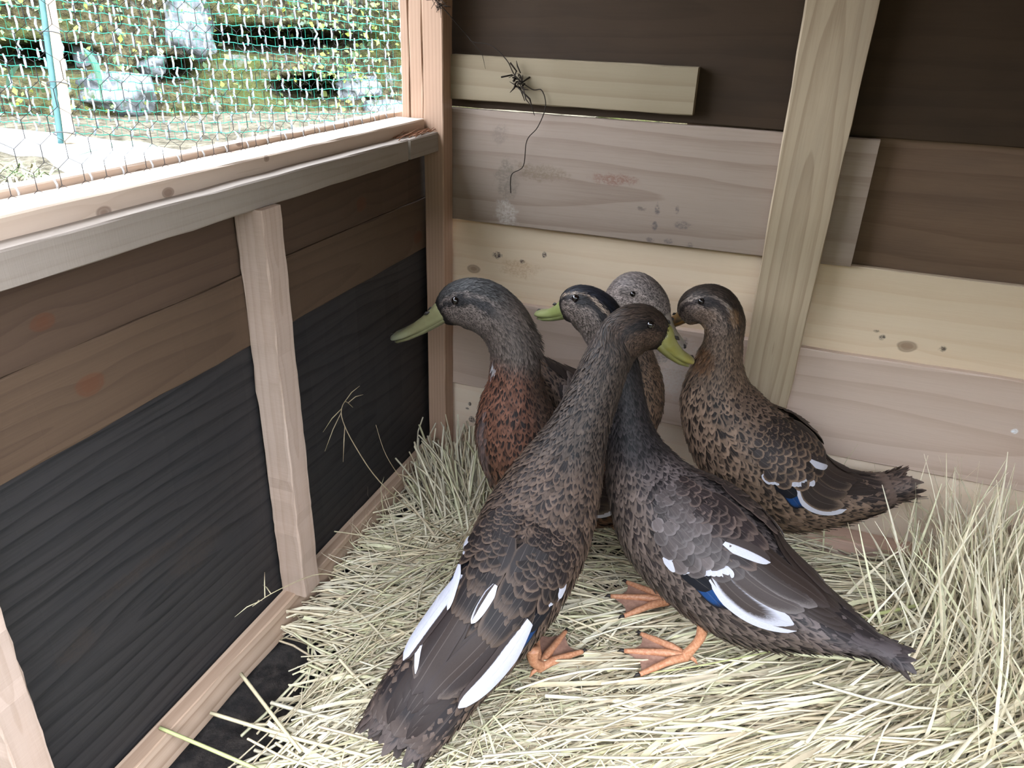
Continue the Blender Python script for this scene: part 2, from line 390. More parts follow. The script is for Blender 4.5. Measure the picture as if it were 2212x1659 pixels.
# unseen green slope added behind the camera to block low sky light
k = K('added_shade_slope'); x, y, z = k.obj(); P = k.xyz(x, y, z); n1 = k.noise(P, 14, 5, .7); k.bump(n1, 1., .08); m_shade_slope = k.out(k.mix(k.sm(n1, .35, .7), (.012, .020, .008), (.06, .09, .03)), .8, .2)
V = []; Fc = []; nu, nv = 90, 40
for j in range(nv+1):
    for i in range(nu+1):
        X = -2.5+9.*i/nu; Zz = -.05+2.05*j/nv; b = .35*mnoise.noise(Vector((X*1.2, Zz*1.2, 4)))+.15*mnoise.noise(Vector((X*4, Zz*4, 7)))
        V.append((X, -3.6-.5*(Zz/2.05)**2+b, Zz+.15*b))
for j in range(nv):
    for i in range(nu): q = j*(nu+1)+i; Fc.append((q, q+1, q+nu+2, q+nu+1))
tag(meshobj('added_shade_slope', V, Fc, m_shade_slope), kind='structure')
# pale edging slab on the terrace
m_white = plain('pale_concrete', (.55, .56, .56), .7, .3, .08, 25)
outer = [(-2.2, .18), (-1.75, .165), (-1.365, .150), (-1.129, .154), (-.874, .129), (-.617, .085), (-.456, .10), (-.25, .15)]
inner = [(-2.2, .02), (-1.75, .01), (-1.193, .006), (-1.051, .0), (-.823, -.105), (-.62, -.215), (-.45, -.27), (-.22, -.30)]
V = []; Fc = []
for (a, b) in zip(outer, inner):
    V += [(a[0], a[1], .612), (b[0], b[1], .612), (b[0], b[1], .56), (a[0], a[1], .56)]
for i in range(len(outer)-1):
    for q in range(4): Fc.append((i*4+q, i*4+(q+1) % 4, i*4+4+(q+1) % 4, i*4+4+q))
Fc += [(3, 2, 1, 0), tuple(len(V)-4+q for q in range(4))]
tag(meshobj('edging_slab', V, Fc, m_white, smooth=False), 'pale curved concrete edging slab lying on the ground outside the window', 'slab')

def rock(loc, sz, seed, label, rz=0):
    import bmesh
    bm = bmesh.new(); bmesh.ops.create_icosphere(bm, subdivisions=4, radius=1)
    for v in bm.verts:
        c = v.co.copy(); d = 1+.45*mnoise.noise(c*1.4+Vector((seed*7, 0, 0)))+.20*mnoise.noise(c*4+Vector((seed, 3, 0)))+.08*mnoise.noise(c*10)
        c = c*d
        for pl in ((1, .2, .1), (-.6, .5, .5), (-.2, -.9, .3), (.1, .1, 1)):
            p = Vector(pl).normalized(); t = c.dot(p)-.78
            if t > 0: c -= p*t*.85
        v.co = Vector((c.x*sz[0], c.y*sz[1], c.z*sz[2]))
    me = bpy.data.meshes.new('rock'); bm.to_mesh(me); bm.free(); me.materials.append(m_rock); me.shade_smooth()
    o = link(bpy.data.objects.new('rock', me)); o.location = loc; o.rotation_euler = (0, 0, rz)
    return tag(o, label, 'rock')
def at(px, py, t): 
    d = rt*(px-1106)/FPX-up*(py-829.5)/FPX+fw; return Vector(CAM+d*t)
def seat(px, py):
    # where the line of sight meets the bank
    d = Vector(rt*(px-1106)/FPX-up*(py-829.5)/FPX+fw); o = Vector(CAM)
    best = None
    for i in range(40):
        for j in range(30):
            q = bankpt(-1.8+3.4*i/39, -.1+1.4*j/29); r = q-o; e = (r-d*(r.dot(d)/d.dot(d))).length
            if best is None or e < best[0]: best = (e, q)
    return best[1]
rock(seat(430, 40), (.09, .08, .12), 1, 'tall white rock jutting from the mossy bank')
rock(seat(280, 195), (.13, .10, .08), 2, 'broad grey-blue rock at the foot of the mossy bank', .5)
rock(seat(190, 120), (.06, .06, .15), 3, 'narrow upright pale rock behind the bamboo pole', .2)
rock(seat(325, 125), (.085, .07, .045), 4, 'flat mossy grey rock above the broad grey-blue rock', .6)
rock(seat(785, 185), (.10, .08, .06), 5, 'pale lumpy rock at the right-hand end of the bank, beside dark crevices', .7)
rock(seat(840, 240), (.10, .10, .06), 6, 'small grey rock below the pale lumpy rock', .3)

# leaves on the bank and terrace
k = K('bank_leaves'); m_leaf = k.out(k.attr('col'), .5, .3)
def leaves(name, pts, nrm, sizes, cols, label=None):
    V = []; Q = []; Cc = []
    for p, nn, s, c in zip(pts, nrm, sizes, cols):
        a = Vector(rng.normal(size=3)); nn = (Vector(nn)+Vector(rng.normal(size=3))*.5).normalized(); a = (a-nn*a.dot(nn)).normalized(); b = nn.cross(a)
        o = len(V)
        V += [p, p+a*s*.5+b*s*.32+nn*s*.08, p+a*s+nn*s*-.1, p+a*s*.5-b*s*.32+nn*s*.08]
        Q.append((o, o+1, o+2, o+3)); Cc += [c]*4
    o = fastmesh(name, np.array([tuple(v) for v in V]), Q, m_leaf, attrs={'col': ('FLOAT_COLOR', np.array(Cc))}, smooth=False)
    return o
pts = []; sz = []; cl = []
clus = [(-1.45, .62, .35, 380), (-1.1, .35, .4, 420), (-.75, .25, .35, 330), (-.55, .72, .3, 300), (.75, .62, .22, 150), (.72, .36, .18, 150), (.1, .75, .5, 120), (-1.5, .25, .3, 260), (-.2, .25, .5, 110), (.3, .45, .6, 120)]
for (cu, cv, r, nn) in clus:
    for _ in range(nn*2):
        u = cu+rng.normal()*r*.55; v = cv+rng.normal()*r*.4; q = bankpt(u, v)-vd*(.02+.06*rng.random())
        pts.append(q); sz.append(.012+.020*rng.random()); g = rng.random()
        cl.append((.10+.20*g, .15+.18*g, .04+.08*rng.random()) if rng.random() < .7 else (.035, .07, .02))
tag(leaves('bank_foliage', pts, [(.6, -.6, .6)]*len(pts), sz, cl), 'small yellow-green leaves scattered over the mossy bank outside', 'foliage', kind='stuff')
# near ground: dry grass and a large serrated leaf
mbV = []; Q = []; Cc = []
for _ in range(900):
    X = -1.05+.75*rng.random(); Y = -.62+.5*rng.random()
    if Y > -.16-.3*(X+.9): continue
    a = rng.random()*6.28; l = .05+.08*rng.random(); wd = .0022
    p = Vector((X, Y, .58)); d = Vector((math.cos(a), math.sin(a), 0)); s = Vector((-d.y, d.x, 0))*wd
    q1 = p+d*l*.5+Vector((0, 0, .035*rng.random())); q2 = p+d*l+Vector((0, 0, .03*rng.random()))
    o = len(mbV); mbV += [p-s, p+s, q1-s, q1+s, q2-s*.3, q2+s*.3]; Q += [(o, o+1, o+3, o+2), (o+2, o+3, o+5, o+4)]
    g = rng.random(); Cc += [(.28*g+.08, .25*g+.07, .15*g+.04) if rng.random() < .7 else (.10, .17, .05)]*6
tag(fastmesh('dry_grass', np.array([tuple(v) for v in mbV]), Q, m_leaf, attrs={'col': ('FLOAT_COLOR', np.array(Cc))}, smooth=False), 'dry trampled grass on the terrace just outside the window', 'grass', kind='stuff')
k = K('large_leaf'); m_bigleaf = k.out((.10, .22, .15), .4, .5)
def bigleaf(name, loc, d, L, W, label):
    d = Vector(d).normalized(); n = Vector((0, 0, 1)); s = d.cross(n).normalized(); n = s.cross(d)
    V = []; Fc = []; N = 24
    for i in range(N+1):
        t = i/N; w = W*math.sin(math.pi*min(1, t*.97+.03)**.8)*(1+.10*(i % 2))
        c = Vector(loc)+d*L*t+n*(-.25*L*t*t+.02)
        V += [c-s*w+n*w*.25, c, c+s*w+n*w*.25]
    for i in range(N): Fc += [(i*3, i*3+1, i*3+4, i*3+3), (i*3+1, i*3+2, i*3+5, i*3+4)]
    return tag(meshobj(name, V, Fc, m_bigleaf), label, 'leaf')
bigleaf('serrated_leaf', (-.50, -.20, .655), (-.5, -.45, .1), .15, .028, 'large blue-green serrated leaf on the terrace just beyond the sill')
bigleaf('broad_leaf', at(165, 110, 2.25), (.25, .2, -.8), .15, .05, 'broad hanging green leaf just behind the bamboo pole')
bigleaf('broad_leaf', at(60, 150, 2.3), (-.25, -.2, -.3), .10, .035, 'pale green rounded leaf low on the bank, left of the bamboo pole')

# bamboo pole with the green cane tied beside it
k = K('bamboo'); x, y, z = k.obj(); n = k.noise(k.xyz(x*60, y*60, z*6), 1, 3); m_bam = k.out(k.mix(n, (.34, .24, .13), (.52, .42, .28)), .45, .4)
m_cane = plain('green_cane', (.04, .13, .13), .45, .4, .2, 30)
b0 = at(152, 312, 1.86); b1 = at(92, -120, 1.86)
pole = tag(empty('bamboo_pole', b0), 'pale bamboo pole with a green cane tied beside it, holding the net', 'pole')
inv = Matrix.Translation(-b0)
pts = []; rd = []
for i in range(41):
    t = i/40; pts.append(b0.lerp(b1, t)-b0); nd = abs((t*9) % 1-.5) > .46; rd.append(.0125*(1-.15*t)*(1.14 if nd else 1))
V, Fc = tube(pts, rd, 10); meshobj('culm', V, Fc, m_bam, pole)
off = Vector(rt)*-.021
V, Fc = tube([p+off*(1-.1*i/40) for i, p in enumerate(pts)], .0085, 8); meshobj('cane', V, Fc, m_cane, pole)
for t in (.05, .30, .55, .8):
    c = pts[0].lerp(pts[-1], t)+off*.5; ring = [c+Vector(rt)*.026*math.cos(a)+Vector(fw)*.018*math.sin(a) for a in np.linspace(0, 2*math.pi, 14)]
    V, Fc = tube(ring, .0015, 4, False); meshobj('tie', V, Fc, m_wire, pole)

# green bird net hanging outside: wavy cords with pale slats woven in
path = [at(-80, 0, 1.95), at(200, 0, 2.02), at(450, 0, 2.1), at(700, 0, 2.3), at(930, 0, 2.62)]
def pathpt(t):
    f = t*(len(path)-1); i = min(len(path)-2, int(f)); q = f-i
    return path[i].lerp(path[i+1], q)
net = tag(empty('bird_net', (pathpt(.4).x, pathpt(.4).y, .60)), 'green plastic bird net with pale vertical tabs, hung outside the window', 'net')
org = net.location
m_green = plain('green_cord', (.012, .24, .15), .5, .3, .1); m_tab = plain('pale_tab', (.34, .39, .42), .5, .4, .05)
plen = sum((path[i+1]-path[i]).length for i in range(len(path)-1)); ncol = int(plen/.056)
mc = MB(); mt = MB()
rows = 21
def netz(t, r): return .595-.055*t+r*.0245+.004*math.sin(t*9+r)
for r in range(rows):
    pts = []
    for i in range(ncol*4+1):
        t = i/(ncol*4); p = pathpt(t).copy(); p.z = netz(t, r)+.0018*math.sin(i*1.7+r)
        p += Vector((.004*math.sin(i*.9+r*1.3), .004*math.cos(i*.7+r), 0)); pts.append(p-org)
    mc.add(tube(pts, .0013, 3, False))
for r in range(rows-1):
    for i in range(ncol*2):
        t = (i+.5*(r % 2)*1.0)/(ncol*2); p = pathpt(t).copy(); q = pathpt(t).copy(); p.z = netz(t, r); q.z = netz(t, r+1)
        if i % 2 == 0:
            lean = Vector((.003*rng.normal(), .003*rng.normal(), 0))
            mt.add(tube([p-org-Vector((0, 0, .004)), (p+q)/2-org+lean, q-org+Vector((0, 0, .004))], [.0026, .0032, .0024], 4))
        else: mc.add(tube([p-org, q-org], .0006, 3, False))
meshobj('cords', mc.V, mc.F, m_green, net); tag(meshobj('tabs', mt.V, mt.F, m_tab, net), kind='stuff')

# dried tendril hanging on the back wall by the corner post
m_tend = plain('dry_tendril', (.035, .026, .02), .8, .2)
tp = [(.032, -.052, .95), (.05, -.052, .936), (.08, -.02, .895), (.093, -.02, .884), (.127, -.02, .88), (.159, -.022, .857), (.177, -.022, .831), (.209, -.022, .811), (.227, -.02, .81), (.235, -.018, .783), (.221, -.016, .746), (.2, -.013, .72), (.194, -.01, .673), (.17, -.008, .654), (.169, -.006, .619)]
td = tag(empty('dried_tendril', tp[-1]), 'thin dark dried tendril with a crumpled leaf, hanging on the back wall', 'plant')
def smoothpath(P, n=6):
    P = [Vector(p) for p in P]; out = []
    for i in range(len(P)-1):
        a, b, c, d = P[max(0, i-1)], P[i], P[i+1], P[min(len(P)-1, i+2)]
        for j in range(n):
            t = j/n; out.append(.5*((2*b)+(c-a)*t+(2*a-5*b+4*c-d)*t*t+(3*b-a-3*c+d)*t**3))
    return out+[P[-1]]
V, Fc = tube([p-Vector(tp[-1]) for p in smoothpath(tp)], .0009, 4); meshobj('stem', V, Fc, m_tend, td)
mb = MB()
for i in range(22):
    c = Vector((.181, -.026, .826))-Vector(tp[-1])+Vector(rng.normal(size=3)*np.array([.006, .003, .007])); d = Vector(rng.normal(size=3))*.008
    e = Vector(rng.normal(size=3))*.006; mb.add(tube([c, c+d+e, c+d*1.8], [.0012, .0016, .0005], 4))
meshobj('withered_leaf', mb.V, mb.F, m_tend, td)
mb = MB()
for i in range(40):
    c = Vector((.040, -.054, .943))-Vector(tp[-1])+Vector(rng.normal(size=3)*np.array([.005, .002, .005])); d = Vector(rng.normal(size=3))*.007; mb.add(tube([c, c+d], [.0007, .0003], 4))
meshobj('dust_clump', mb.V, mb.F, m_tend, td)
V, Fc = tube([Vector(tp[2])-Vector(tp[-1])+Vector(q) for q in ((0, 0, 0), (.02, 0, -.02), (.03, .002, -.03), (.036, .004, -.055))], [.0007, .0006, .0006, .0003], 4); meshobj('side_shoot', V, Fc, m_tend, td)
# ------------------------------------------------------------------ straw bedding
k = K('straw'); x, y, z = k.obj(); n = k.noise(k.xyz(x, y, z), 90, 3, .6)
m_straw = k.out(k.mix((n-.3)*.5, k.attr('col'), (.30, .22, .13)), .55, .35)
def strands(P, W, flat, col, name, parent=None):
    """P (n,m,3) centre lines, W (n,m) half widths, flat: ribbons, else three-sided stalks"""
    n, m, _ = P.shape
    T = np.gradient(P, axis=1); T /= np.linalg.norm(T, axis=2, keepdims=True)+1e-9
    upv = np.array([0, 0, 1.])+rng.normal(size=(n, 1, 3))*(.9 if flat else .01)
    Sd = np.cross(T, np.broadcast_to(upv, T.shape)); Sd /= np.linalg.norm(Sd, axis=2, keepdims=True)+1e-9
    Nn = np.cross(Sd, T)
    if flat:
        R_ = np.stack([P-Sd*W[..., None]+Nn*W[..., None]*.3, P, P+Sd*W[..., None]+Nn*W[..., None]*.3], 2); s = 3; pairs = [(0, 1), (1, 2)]
    else:
        an = [math.pi/2, math.pi*7/6, math.pi*11/6, ]; s = 4; an = [math.pi/4+q*math.pi/2 for q in range(4)]
        R_ = np.stack([P+(Sd*math.cos(a)+Nn*math.sin(a))*W[..., None] for a in an], 2); pairs = [(q, (q+1) % s) for q in range(s)]
    V = R_.reshape(-1, 3)
    idx = np.arange(n*m*s).reshape(n, m, s)
    Q = np.concatenate([np.stack([idx[:, :-1, a], idx[:, :-1, b], idx[:, 1:, b], idx[:, 1:, a]], -1).reshape(-1, 4) for a, b in pairs])
    Cc = np.repeat(col, m*s, axis=0)
    return V, Q, Cc
def lay(n, x, y, z, ang, length, pitch, curve, droop, wid, m=7, taper=True):
    t = np.linspace(0, 1, m)[None, :]
    d = np.stack([np.cos(ang), np.sin(ang)], -1); s = np.stack([-np.sin(ang), np.cos(ang)], -1)
    L = length[:, None]
    XY = np.stack([x, y], -1)[:, None, :]+d[:, None, :]*(L*(t-.5))[..., None]+s[:, None, :]*(curve[:, None]*L*(t-.5)**2)[..., None]
    Z = z[:, None]+pitch[:, None]*L*(t-.5)-droop[:, None]*L*(t-.5)**2*2
    P = np.concatenate([XY, Z[..., None]], -1)
    w = wid[:, None]*((1-.75*t**3) if taper else np.ones_like(t))
    return P, w
def straw_col(n, green=.18, pale=1.):
    a = np.array([.72, .62, .42]); b = np.array([.86, .80, .62]); c = np.array([.46, .35, .23]); g = np.array([.58, .60, .34])
    r = rng.random((n, 1)); col = a*(1-r)+b*r
    q = rng.random(n); col[q < .13] = col[q < .13]*.4+c*.6; m = q > 1-green; col[m] = col[m]*.45+g*.55
    return col*(.75+.35*rng.random((n, 1)))*pale
SV = []; SQ = []; SC = []
def addst(res):
    off = sum(len(v) for v in SV); SV.append(res[0]); SQ.append(res[1]+off); SC.append(res[2])
def region(n, cx, cy, sx, sy, ang, spread, lmin, lmax, z0, z1, flatp=.5, pitch=0., psd=.08, wmin=.0008, wmax=.002, green=.18, pale=1., curve=.25):
    for flat, cnt in ((True, int(n*flatp)), (False, n-int(n*flatp))):
        x = cx+sx*(rng.random(cnt)*2-1); y = cy+sy*(rng.random(cnt)*2-1)
        a = np.radians(ang)+rng.normal(size=cnt)*np.radians(spread)
        L = lmin+(lmax-lmin)*rng.random(cnt); z = z0+(z1-z0)*rng.random(cnt)**.8
        x = np.maximum(x, .03+np.abs(np.cos(a))*L*.40); y = np.minimum(y, -.034-np.abs(np.sin(a))*L*.5)
        P, w = lay(cnt, x, y, z, a, L, pitch+psd*rng.normal(size=cnt), curve*rng.normal(size=cnt), np.abs(.15*rng.normal(size=cnt)), 1.3*(wmin+(wmax-wmin)*rng.random(cnt)**1.5*(1.5 if flat else 1)))
        P[..., 2] = np.maximum(P[..., 2], .002+.01*rng.random((cnt, 1))); P[..., 1] = np.minimum(P[..., 1], -.032); P[..., 0] = np.maximum(P[..., 0], .028)
        P[..., 0] = np.minimum(P[..., 0], 1.59)
        keep = ~((P[:, 0, 1] < -.66) & (P[..., 0].min(1) < .075+.10*rng.random(cnt))); keep &= ~((P[..., 0].mean(1) > .80) & (P[..., 0].mean(1) < 1.02) & (P[..., 1].max(1) > -.115) & (rng.random(cnt) < .9)); P = P[keep]; w = w[keep]; cnt = len(P)
        addst(strands(P, w, flat, straw_col(cnt, green, pale), 's'))
# thick cover, then combed layers in the directions the stalks lie
region(1500, .50, -.40, .45, .36, 20, 45, .10, .28, .004, .030)
region(900, 1.10, -.40, .45, .38, 35, 30, .12, .30, .004, .030)
region(1500, .70, -.76, .50, .16, 33, 10, .18, .42, .006, .040)           # front, combed up to the right
region(1500, .95, -.55, .40, .22, 38, 9, .20, .44, .010, .055, wmax=.0026, pale=1.06)
region(700, 1.20, -.52, .32, .28, 44, 12, .18, .40, .010, .06, wmax=.0028)
region(650, .85, -.15, .22, .11, 18, 12, .14, .30, .006, .050, green=.25)          # flat stalks behind the middle duck
region(650, .20, -.52, .14, .22, 12, 14, .10, .26, .008, .045, flatp=.35)   # left, lying towards the plate
region(500, .24, -.42, .14, .22, 62, 16, .12, .28, .010, .055, flatp=.3, wmax=.0014)
region(240, .28, -.84, .18, .09, 4, 10, .14, .30, .008, .040, flatp=.15, wmin=.0014, wmax=.0026)   # thick stalks at the front left
region(420, .30, -.70, .16, .12, 70, 25, .10, .24, .010, .045, flatp=.4, wmax=.0012)
region(500, .45, -.62, .20, .16, 25, 40, .06, .2, .02, .05, wmax=.0012)
region(320, .55, -.30, .22, .20, 5, 14, .12, .28, .01, .045, green=.35)
# sheaf in the far corner: stalks fan up against the post
def fan(n, bx, by, sp, L0, L1, tilt0, tilt1, az0, az1, wmin, wmax, flat, green=.2, pale=1., droop=.25, zb=.005, sp2=None):
    x = bx+sp*rng.normal(size=n); y = by+(sp2 or sp)*rng.normal(size=n); az = np.radians(az0+(az1-az0)*rng.random(n)); tl = np.radians(tilt0+(tilt1-tilt0)*rng.random(n))
    L = L0+(L1-L0)*rng.random(n); t = np.linspace(0, 1, 7)[None, :]
    h = np.cos(tl)[:, None]*L[:, None]*t; v = np.sin(tl)[:, None]*L[:, None]*t-droop*L[:, None]*t**3*np.cos(tl)[:, None]*rng.random((n, 1))
    sd = .10*rng.normal(size=(n, 1))*L[:, None]*t*t
    X = x[:, None]+np.cos(az)[:, None]*h-np.sin(az)[:, None]*sd; Y = y[:, None]+np.sin(az)[:, None]*h+np.cos(az)[:, None]*sd
    P = np.stack([np.clip(X, .03, 1.59), np.minimum(Y, -.032), np.maximum(zb+v, .003)], -1)
    w = (wmin+(wmax-wmin)*rng.random((n, 1)))*np.ones_like(t)*(1-(.8 if flat else .2)*t**2)
    addst(strands(P, w, flat, straw_col(n, green, pale), 's'))
fan(230, .20, -.30, .035, .14, .27, 12, 40, 95, 150, .0018, .0030, False, pale=.85)
fan(130, .17, -.20, .03, .10, .20, 25, 62, 85, 140, .0018, .0030, False, pale=.85)
fan(120, .23, -.32, .04, .14, .26, 10, 35, 100, 150, .0012, .0025, True, green=.4, pale=.8)
fan(60, .14, -.45, .03, .10, .22, 10, 40, 110, 200, .0006, .0012, True)
# upright tuft of long blades on the right
fan(620, 1.13, -.26, .07, .14, .30, 35, 85, 40, 150, .0012, .0030, True, green=.25, pale=1.0, droop=.3, sp2=.10)
fan(480, 1.22, -.36, .08, .14, .32, 30, 80, 40, 160, .0012, .0032, True, green=.25, pale=1.0, droop=.3, sp2=.12)
fan(240, 1.04, -.42, .08, .14, .28, 15, 50, 20, 70, .0010, .0030, True, green=.2, pale=1.08, droop=.3, sp2=.10)
V = np.concatenate(SV); Q = np.concatenate(SQ); Cc = np.concatenate(SC)
tag(fastmesh('straw_bedding', V, Q, m_straw, attrs={'col': ('FLOAT_COLOR', Cc)}), 'thick layer of pale dry straw bedding strewn over the floor', 'straw', kind='stuff')

# single stalks that stick out of the bedding
def stalk(name, pts, r0, r1, label, col, group=None, heads=()):
    P = smoothpath(pts, 5); o = empty(name, P[0]); n = len(P)
    V, Fc = tube([p-P[0] for p in P], [r0+(r1-r0)*i/(n-1) for i in range(n)], 6)
    kk = stalk_mats[col]
    meshobj('stem', V, Fc, kk, o)
    for (i, d, l) in heads:
        b = P[min(n-1, int(i*(n-1)))]-P[0]; d = Vector(d).normalized()
        V, Fc = tube([b, b+d*l*.5+Vector((0, 0, .004)), b+d*l], [.0008, .0009, .0003], 4); meshobj('blade', V, Fc, kk, o)
    return tag(o, label, 'straw', group)
stalk_mats = {'pale': plain('pale_stalk', (.66, .58, .38), .5, .35, .12, 60), 'green': plain('green_stalk', (.55, .58, .26), .5, .35, .12, 60), 'brown': plain('brown_stalk', (.42, .33, .21), .6, .3, .2, 60)}
def wz(px, py, z):
    d = rt*(px-1106)/FPX-up*(py-829.5)/FPX+fw; return Vector(CAM+d*((z-CAM[2])/d[2]))
def wx(px, py, x):
    d = rt*(px-1106)/FPX-up*(py-829.5)/FPX+fw; return Vector(CAM+d*((x-CAM[0])/d[0]))
stalk('dry_grass_stem', [wz(1000, 1180, .05), wx(900, 1110, .12), wx(820, 1040, .08), wx(765, 960, .05), wx(738, 900, .035), wx(745, 868, .03), wx(762, 880, .028)], .0013, .0005, 'tall dry grass stem with curled tip arching up against the black board', 'brown',
      heads=[(.75, (-.3, -.4, -.5), .05), (.8, (.3, .3, .4), .04), (.7, (-.1, -.6, -.7), .07), (.9, (.2, .3, .1), .03), (.6, (.1, -.3, -.6), .06)])
stalk('dry_grass_stem', [wz(985, 1160, .05), wx(940, 1110, .11), wx(880, 1050, .09), wx(835, 985, .07), wx(812, 918, .05)], .0011, .0004, 'straight dry grass stem leaning left beside the curled one', 'brown', heads=[(.6, (.3, .2, -.2), .05)])
stalk('dry_grass_stem', [wz(830, 1280, .05), wz(760, 1255, .06), wz(690, 1240, .075), wx(600, 1275, .05), wx(545, 1310, .035)], .0012, .0004, 'frayed dry grass stem lying over the bottom plate beside the stud', 'pale', heads=[(.85, (-.2, .3, .2), .04), (.9, (-.2, -.3, -.1), .04), (.8, (-.3, .2, -.1), .04), (.95, (-.1, .3, -.2), .03)])
stalk('straw_stalk', [wz(345, 1572, .062), wz(470, 1625, .055), wz(620, 1690, .045)], .0026, .0026, 'yellow-green straw stalk poking out over the bottom plate', 'green')
stalk('straw_stalk', [wz(520, 1455, .050), wz(600, 1560, .045), wz(650, 1625, .04)], .0028, .0026, 'thick pale stalk slanting across the bare soil near the bottom plate', 'pale')
stalk('straw_stalk', [wz(455, 1540, .045), wz(620, 1590, .042), wz(800, 1635, .038)], .0028, .0026, 'long pale stalk lying at the edge of the bare soil', 'pale')
stalk('straw_stalk', [wz(1790, 1350, .055), wz(1900, 1325, .055), wz(2010, 1302, .055)], .0030, .0030, 'smooth yellow straw stalk lying flat beside the upright tuft', 'green')
stalk('straw_stalk', [wz(1780, 1330, .05), wz(1900, 1300, .052), wz(2030, 1262, .052)], .0030, .0030, 'grey-brown straw stalk lying above the smooth yellow one', 'brown')
stalk('straw_stalk', [wz(700, 1145, .06), wz(800, 1160, .058), wz(980, 1200, .05)], .0014, .0010, 'thin pale stalk with a withered tuft resting on the bottom plate', 'pale', heads=[(0., (-.2, .2, .3), .03), (.0, (-.3, .1, .1), .035), (.02, (-.1, .1, .4), .03)])
stalk('straw_stalk', [wz(1385, 1455, .055), wz(1500, 1440, .06), wz(1700, 1400, .05)], .0012, .0010, 'fine green-tinged stalk lying across the foot of the grey-winged duck', 'green')
# ------------------------------------------------------------------ ducks
k = K('feather'); fv = k.nt.nodes.new('ShaderNodeSeparateXYZ'); k.nt.links.new(k.attr('fuv', 'Vector').sock, fv.inputs[0])
fu, fvv, fp = [S(k, fv.outputs[i]) for i in range(3)]
au = k.m('ABSOLUTE', fu); tv = k.m('MAXIMUM', (fvv-.30)/.70, 0.)
dd = k.m('POWER', au*au*au+tv*tv*tv, 1/3)
x, y, z = k.obj(); barb = k.noise(k.xyz(fu*9+x*300, fvv*22-au*9+y*300, z*300), 1, 2, .6)
dd = dd+(barb-.5)*.28
c = k.mix(k.sm(dd, fp-.16, fp+.16), k.attr('ca'), k.attr('cb'))
ov = k.attr('ov', 'Fac')
c = k.mix(k.sm(fu+(barb-.5)*.1, ov-.05, ov+.05), c, k.attr('cc'))
c = k.mix(k.sm(au, .05, .02)*.22, c, (.32, .27, .22))
c = k.mix((barb-.35)*.35, c, (0, 0, 0)); c = k.mix(1., c, (.60, .58, .62), 'MULTIPLY')
m_feather = k.out(c, .55, .22)
k = K('duck_skin'); m_skin = k.out(k.attr('col'), .75, .2)
k = K('bill'); x, y, z = k.obj(); n = k.noise(k.xyz(x, y, z), 60, 3); c = k.mix(k.sm(n, .35, .7)*.35, k.attr('col'), (.24, .25, .13)); k.bump(n, .08, .001); m_bill = k.out(c, .33, .5)
k = K('duck_eye'); m_eye = k.out((.006, .004, .004), .06, .8)
k = K('dark_horn'); m_horn = k.out((.02, .016, .015), .5, .4)
k = K('duck_leg'); x, y, z = k.obj(); n = k.noise(k.xyz(x, y, z), 260, 3, .6); c = k.mix(k.sm(n, .35, .7), (.46, .19, .095), (.60, .31, .18)); k.bump(n, .4, .001); m_leg = k.out(c, .45, .4)
k = K('duck_web'); x, y, z = k.obj(); n = k.noise(k.xyz(x, y, z), 120, 3, .6); c = k.mix(k.sm(n, .35, .7), (.27, .15, .11), (.38, .22, .16)); m_web = k.out(c, .5, .35)

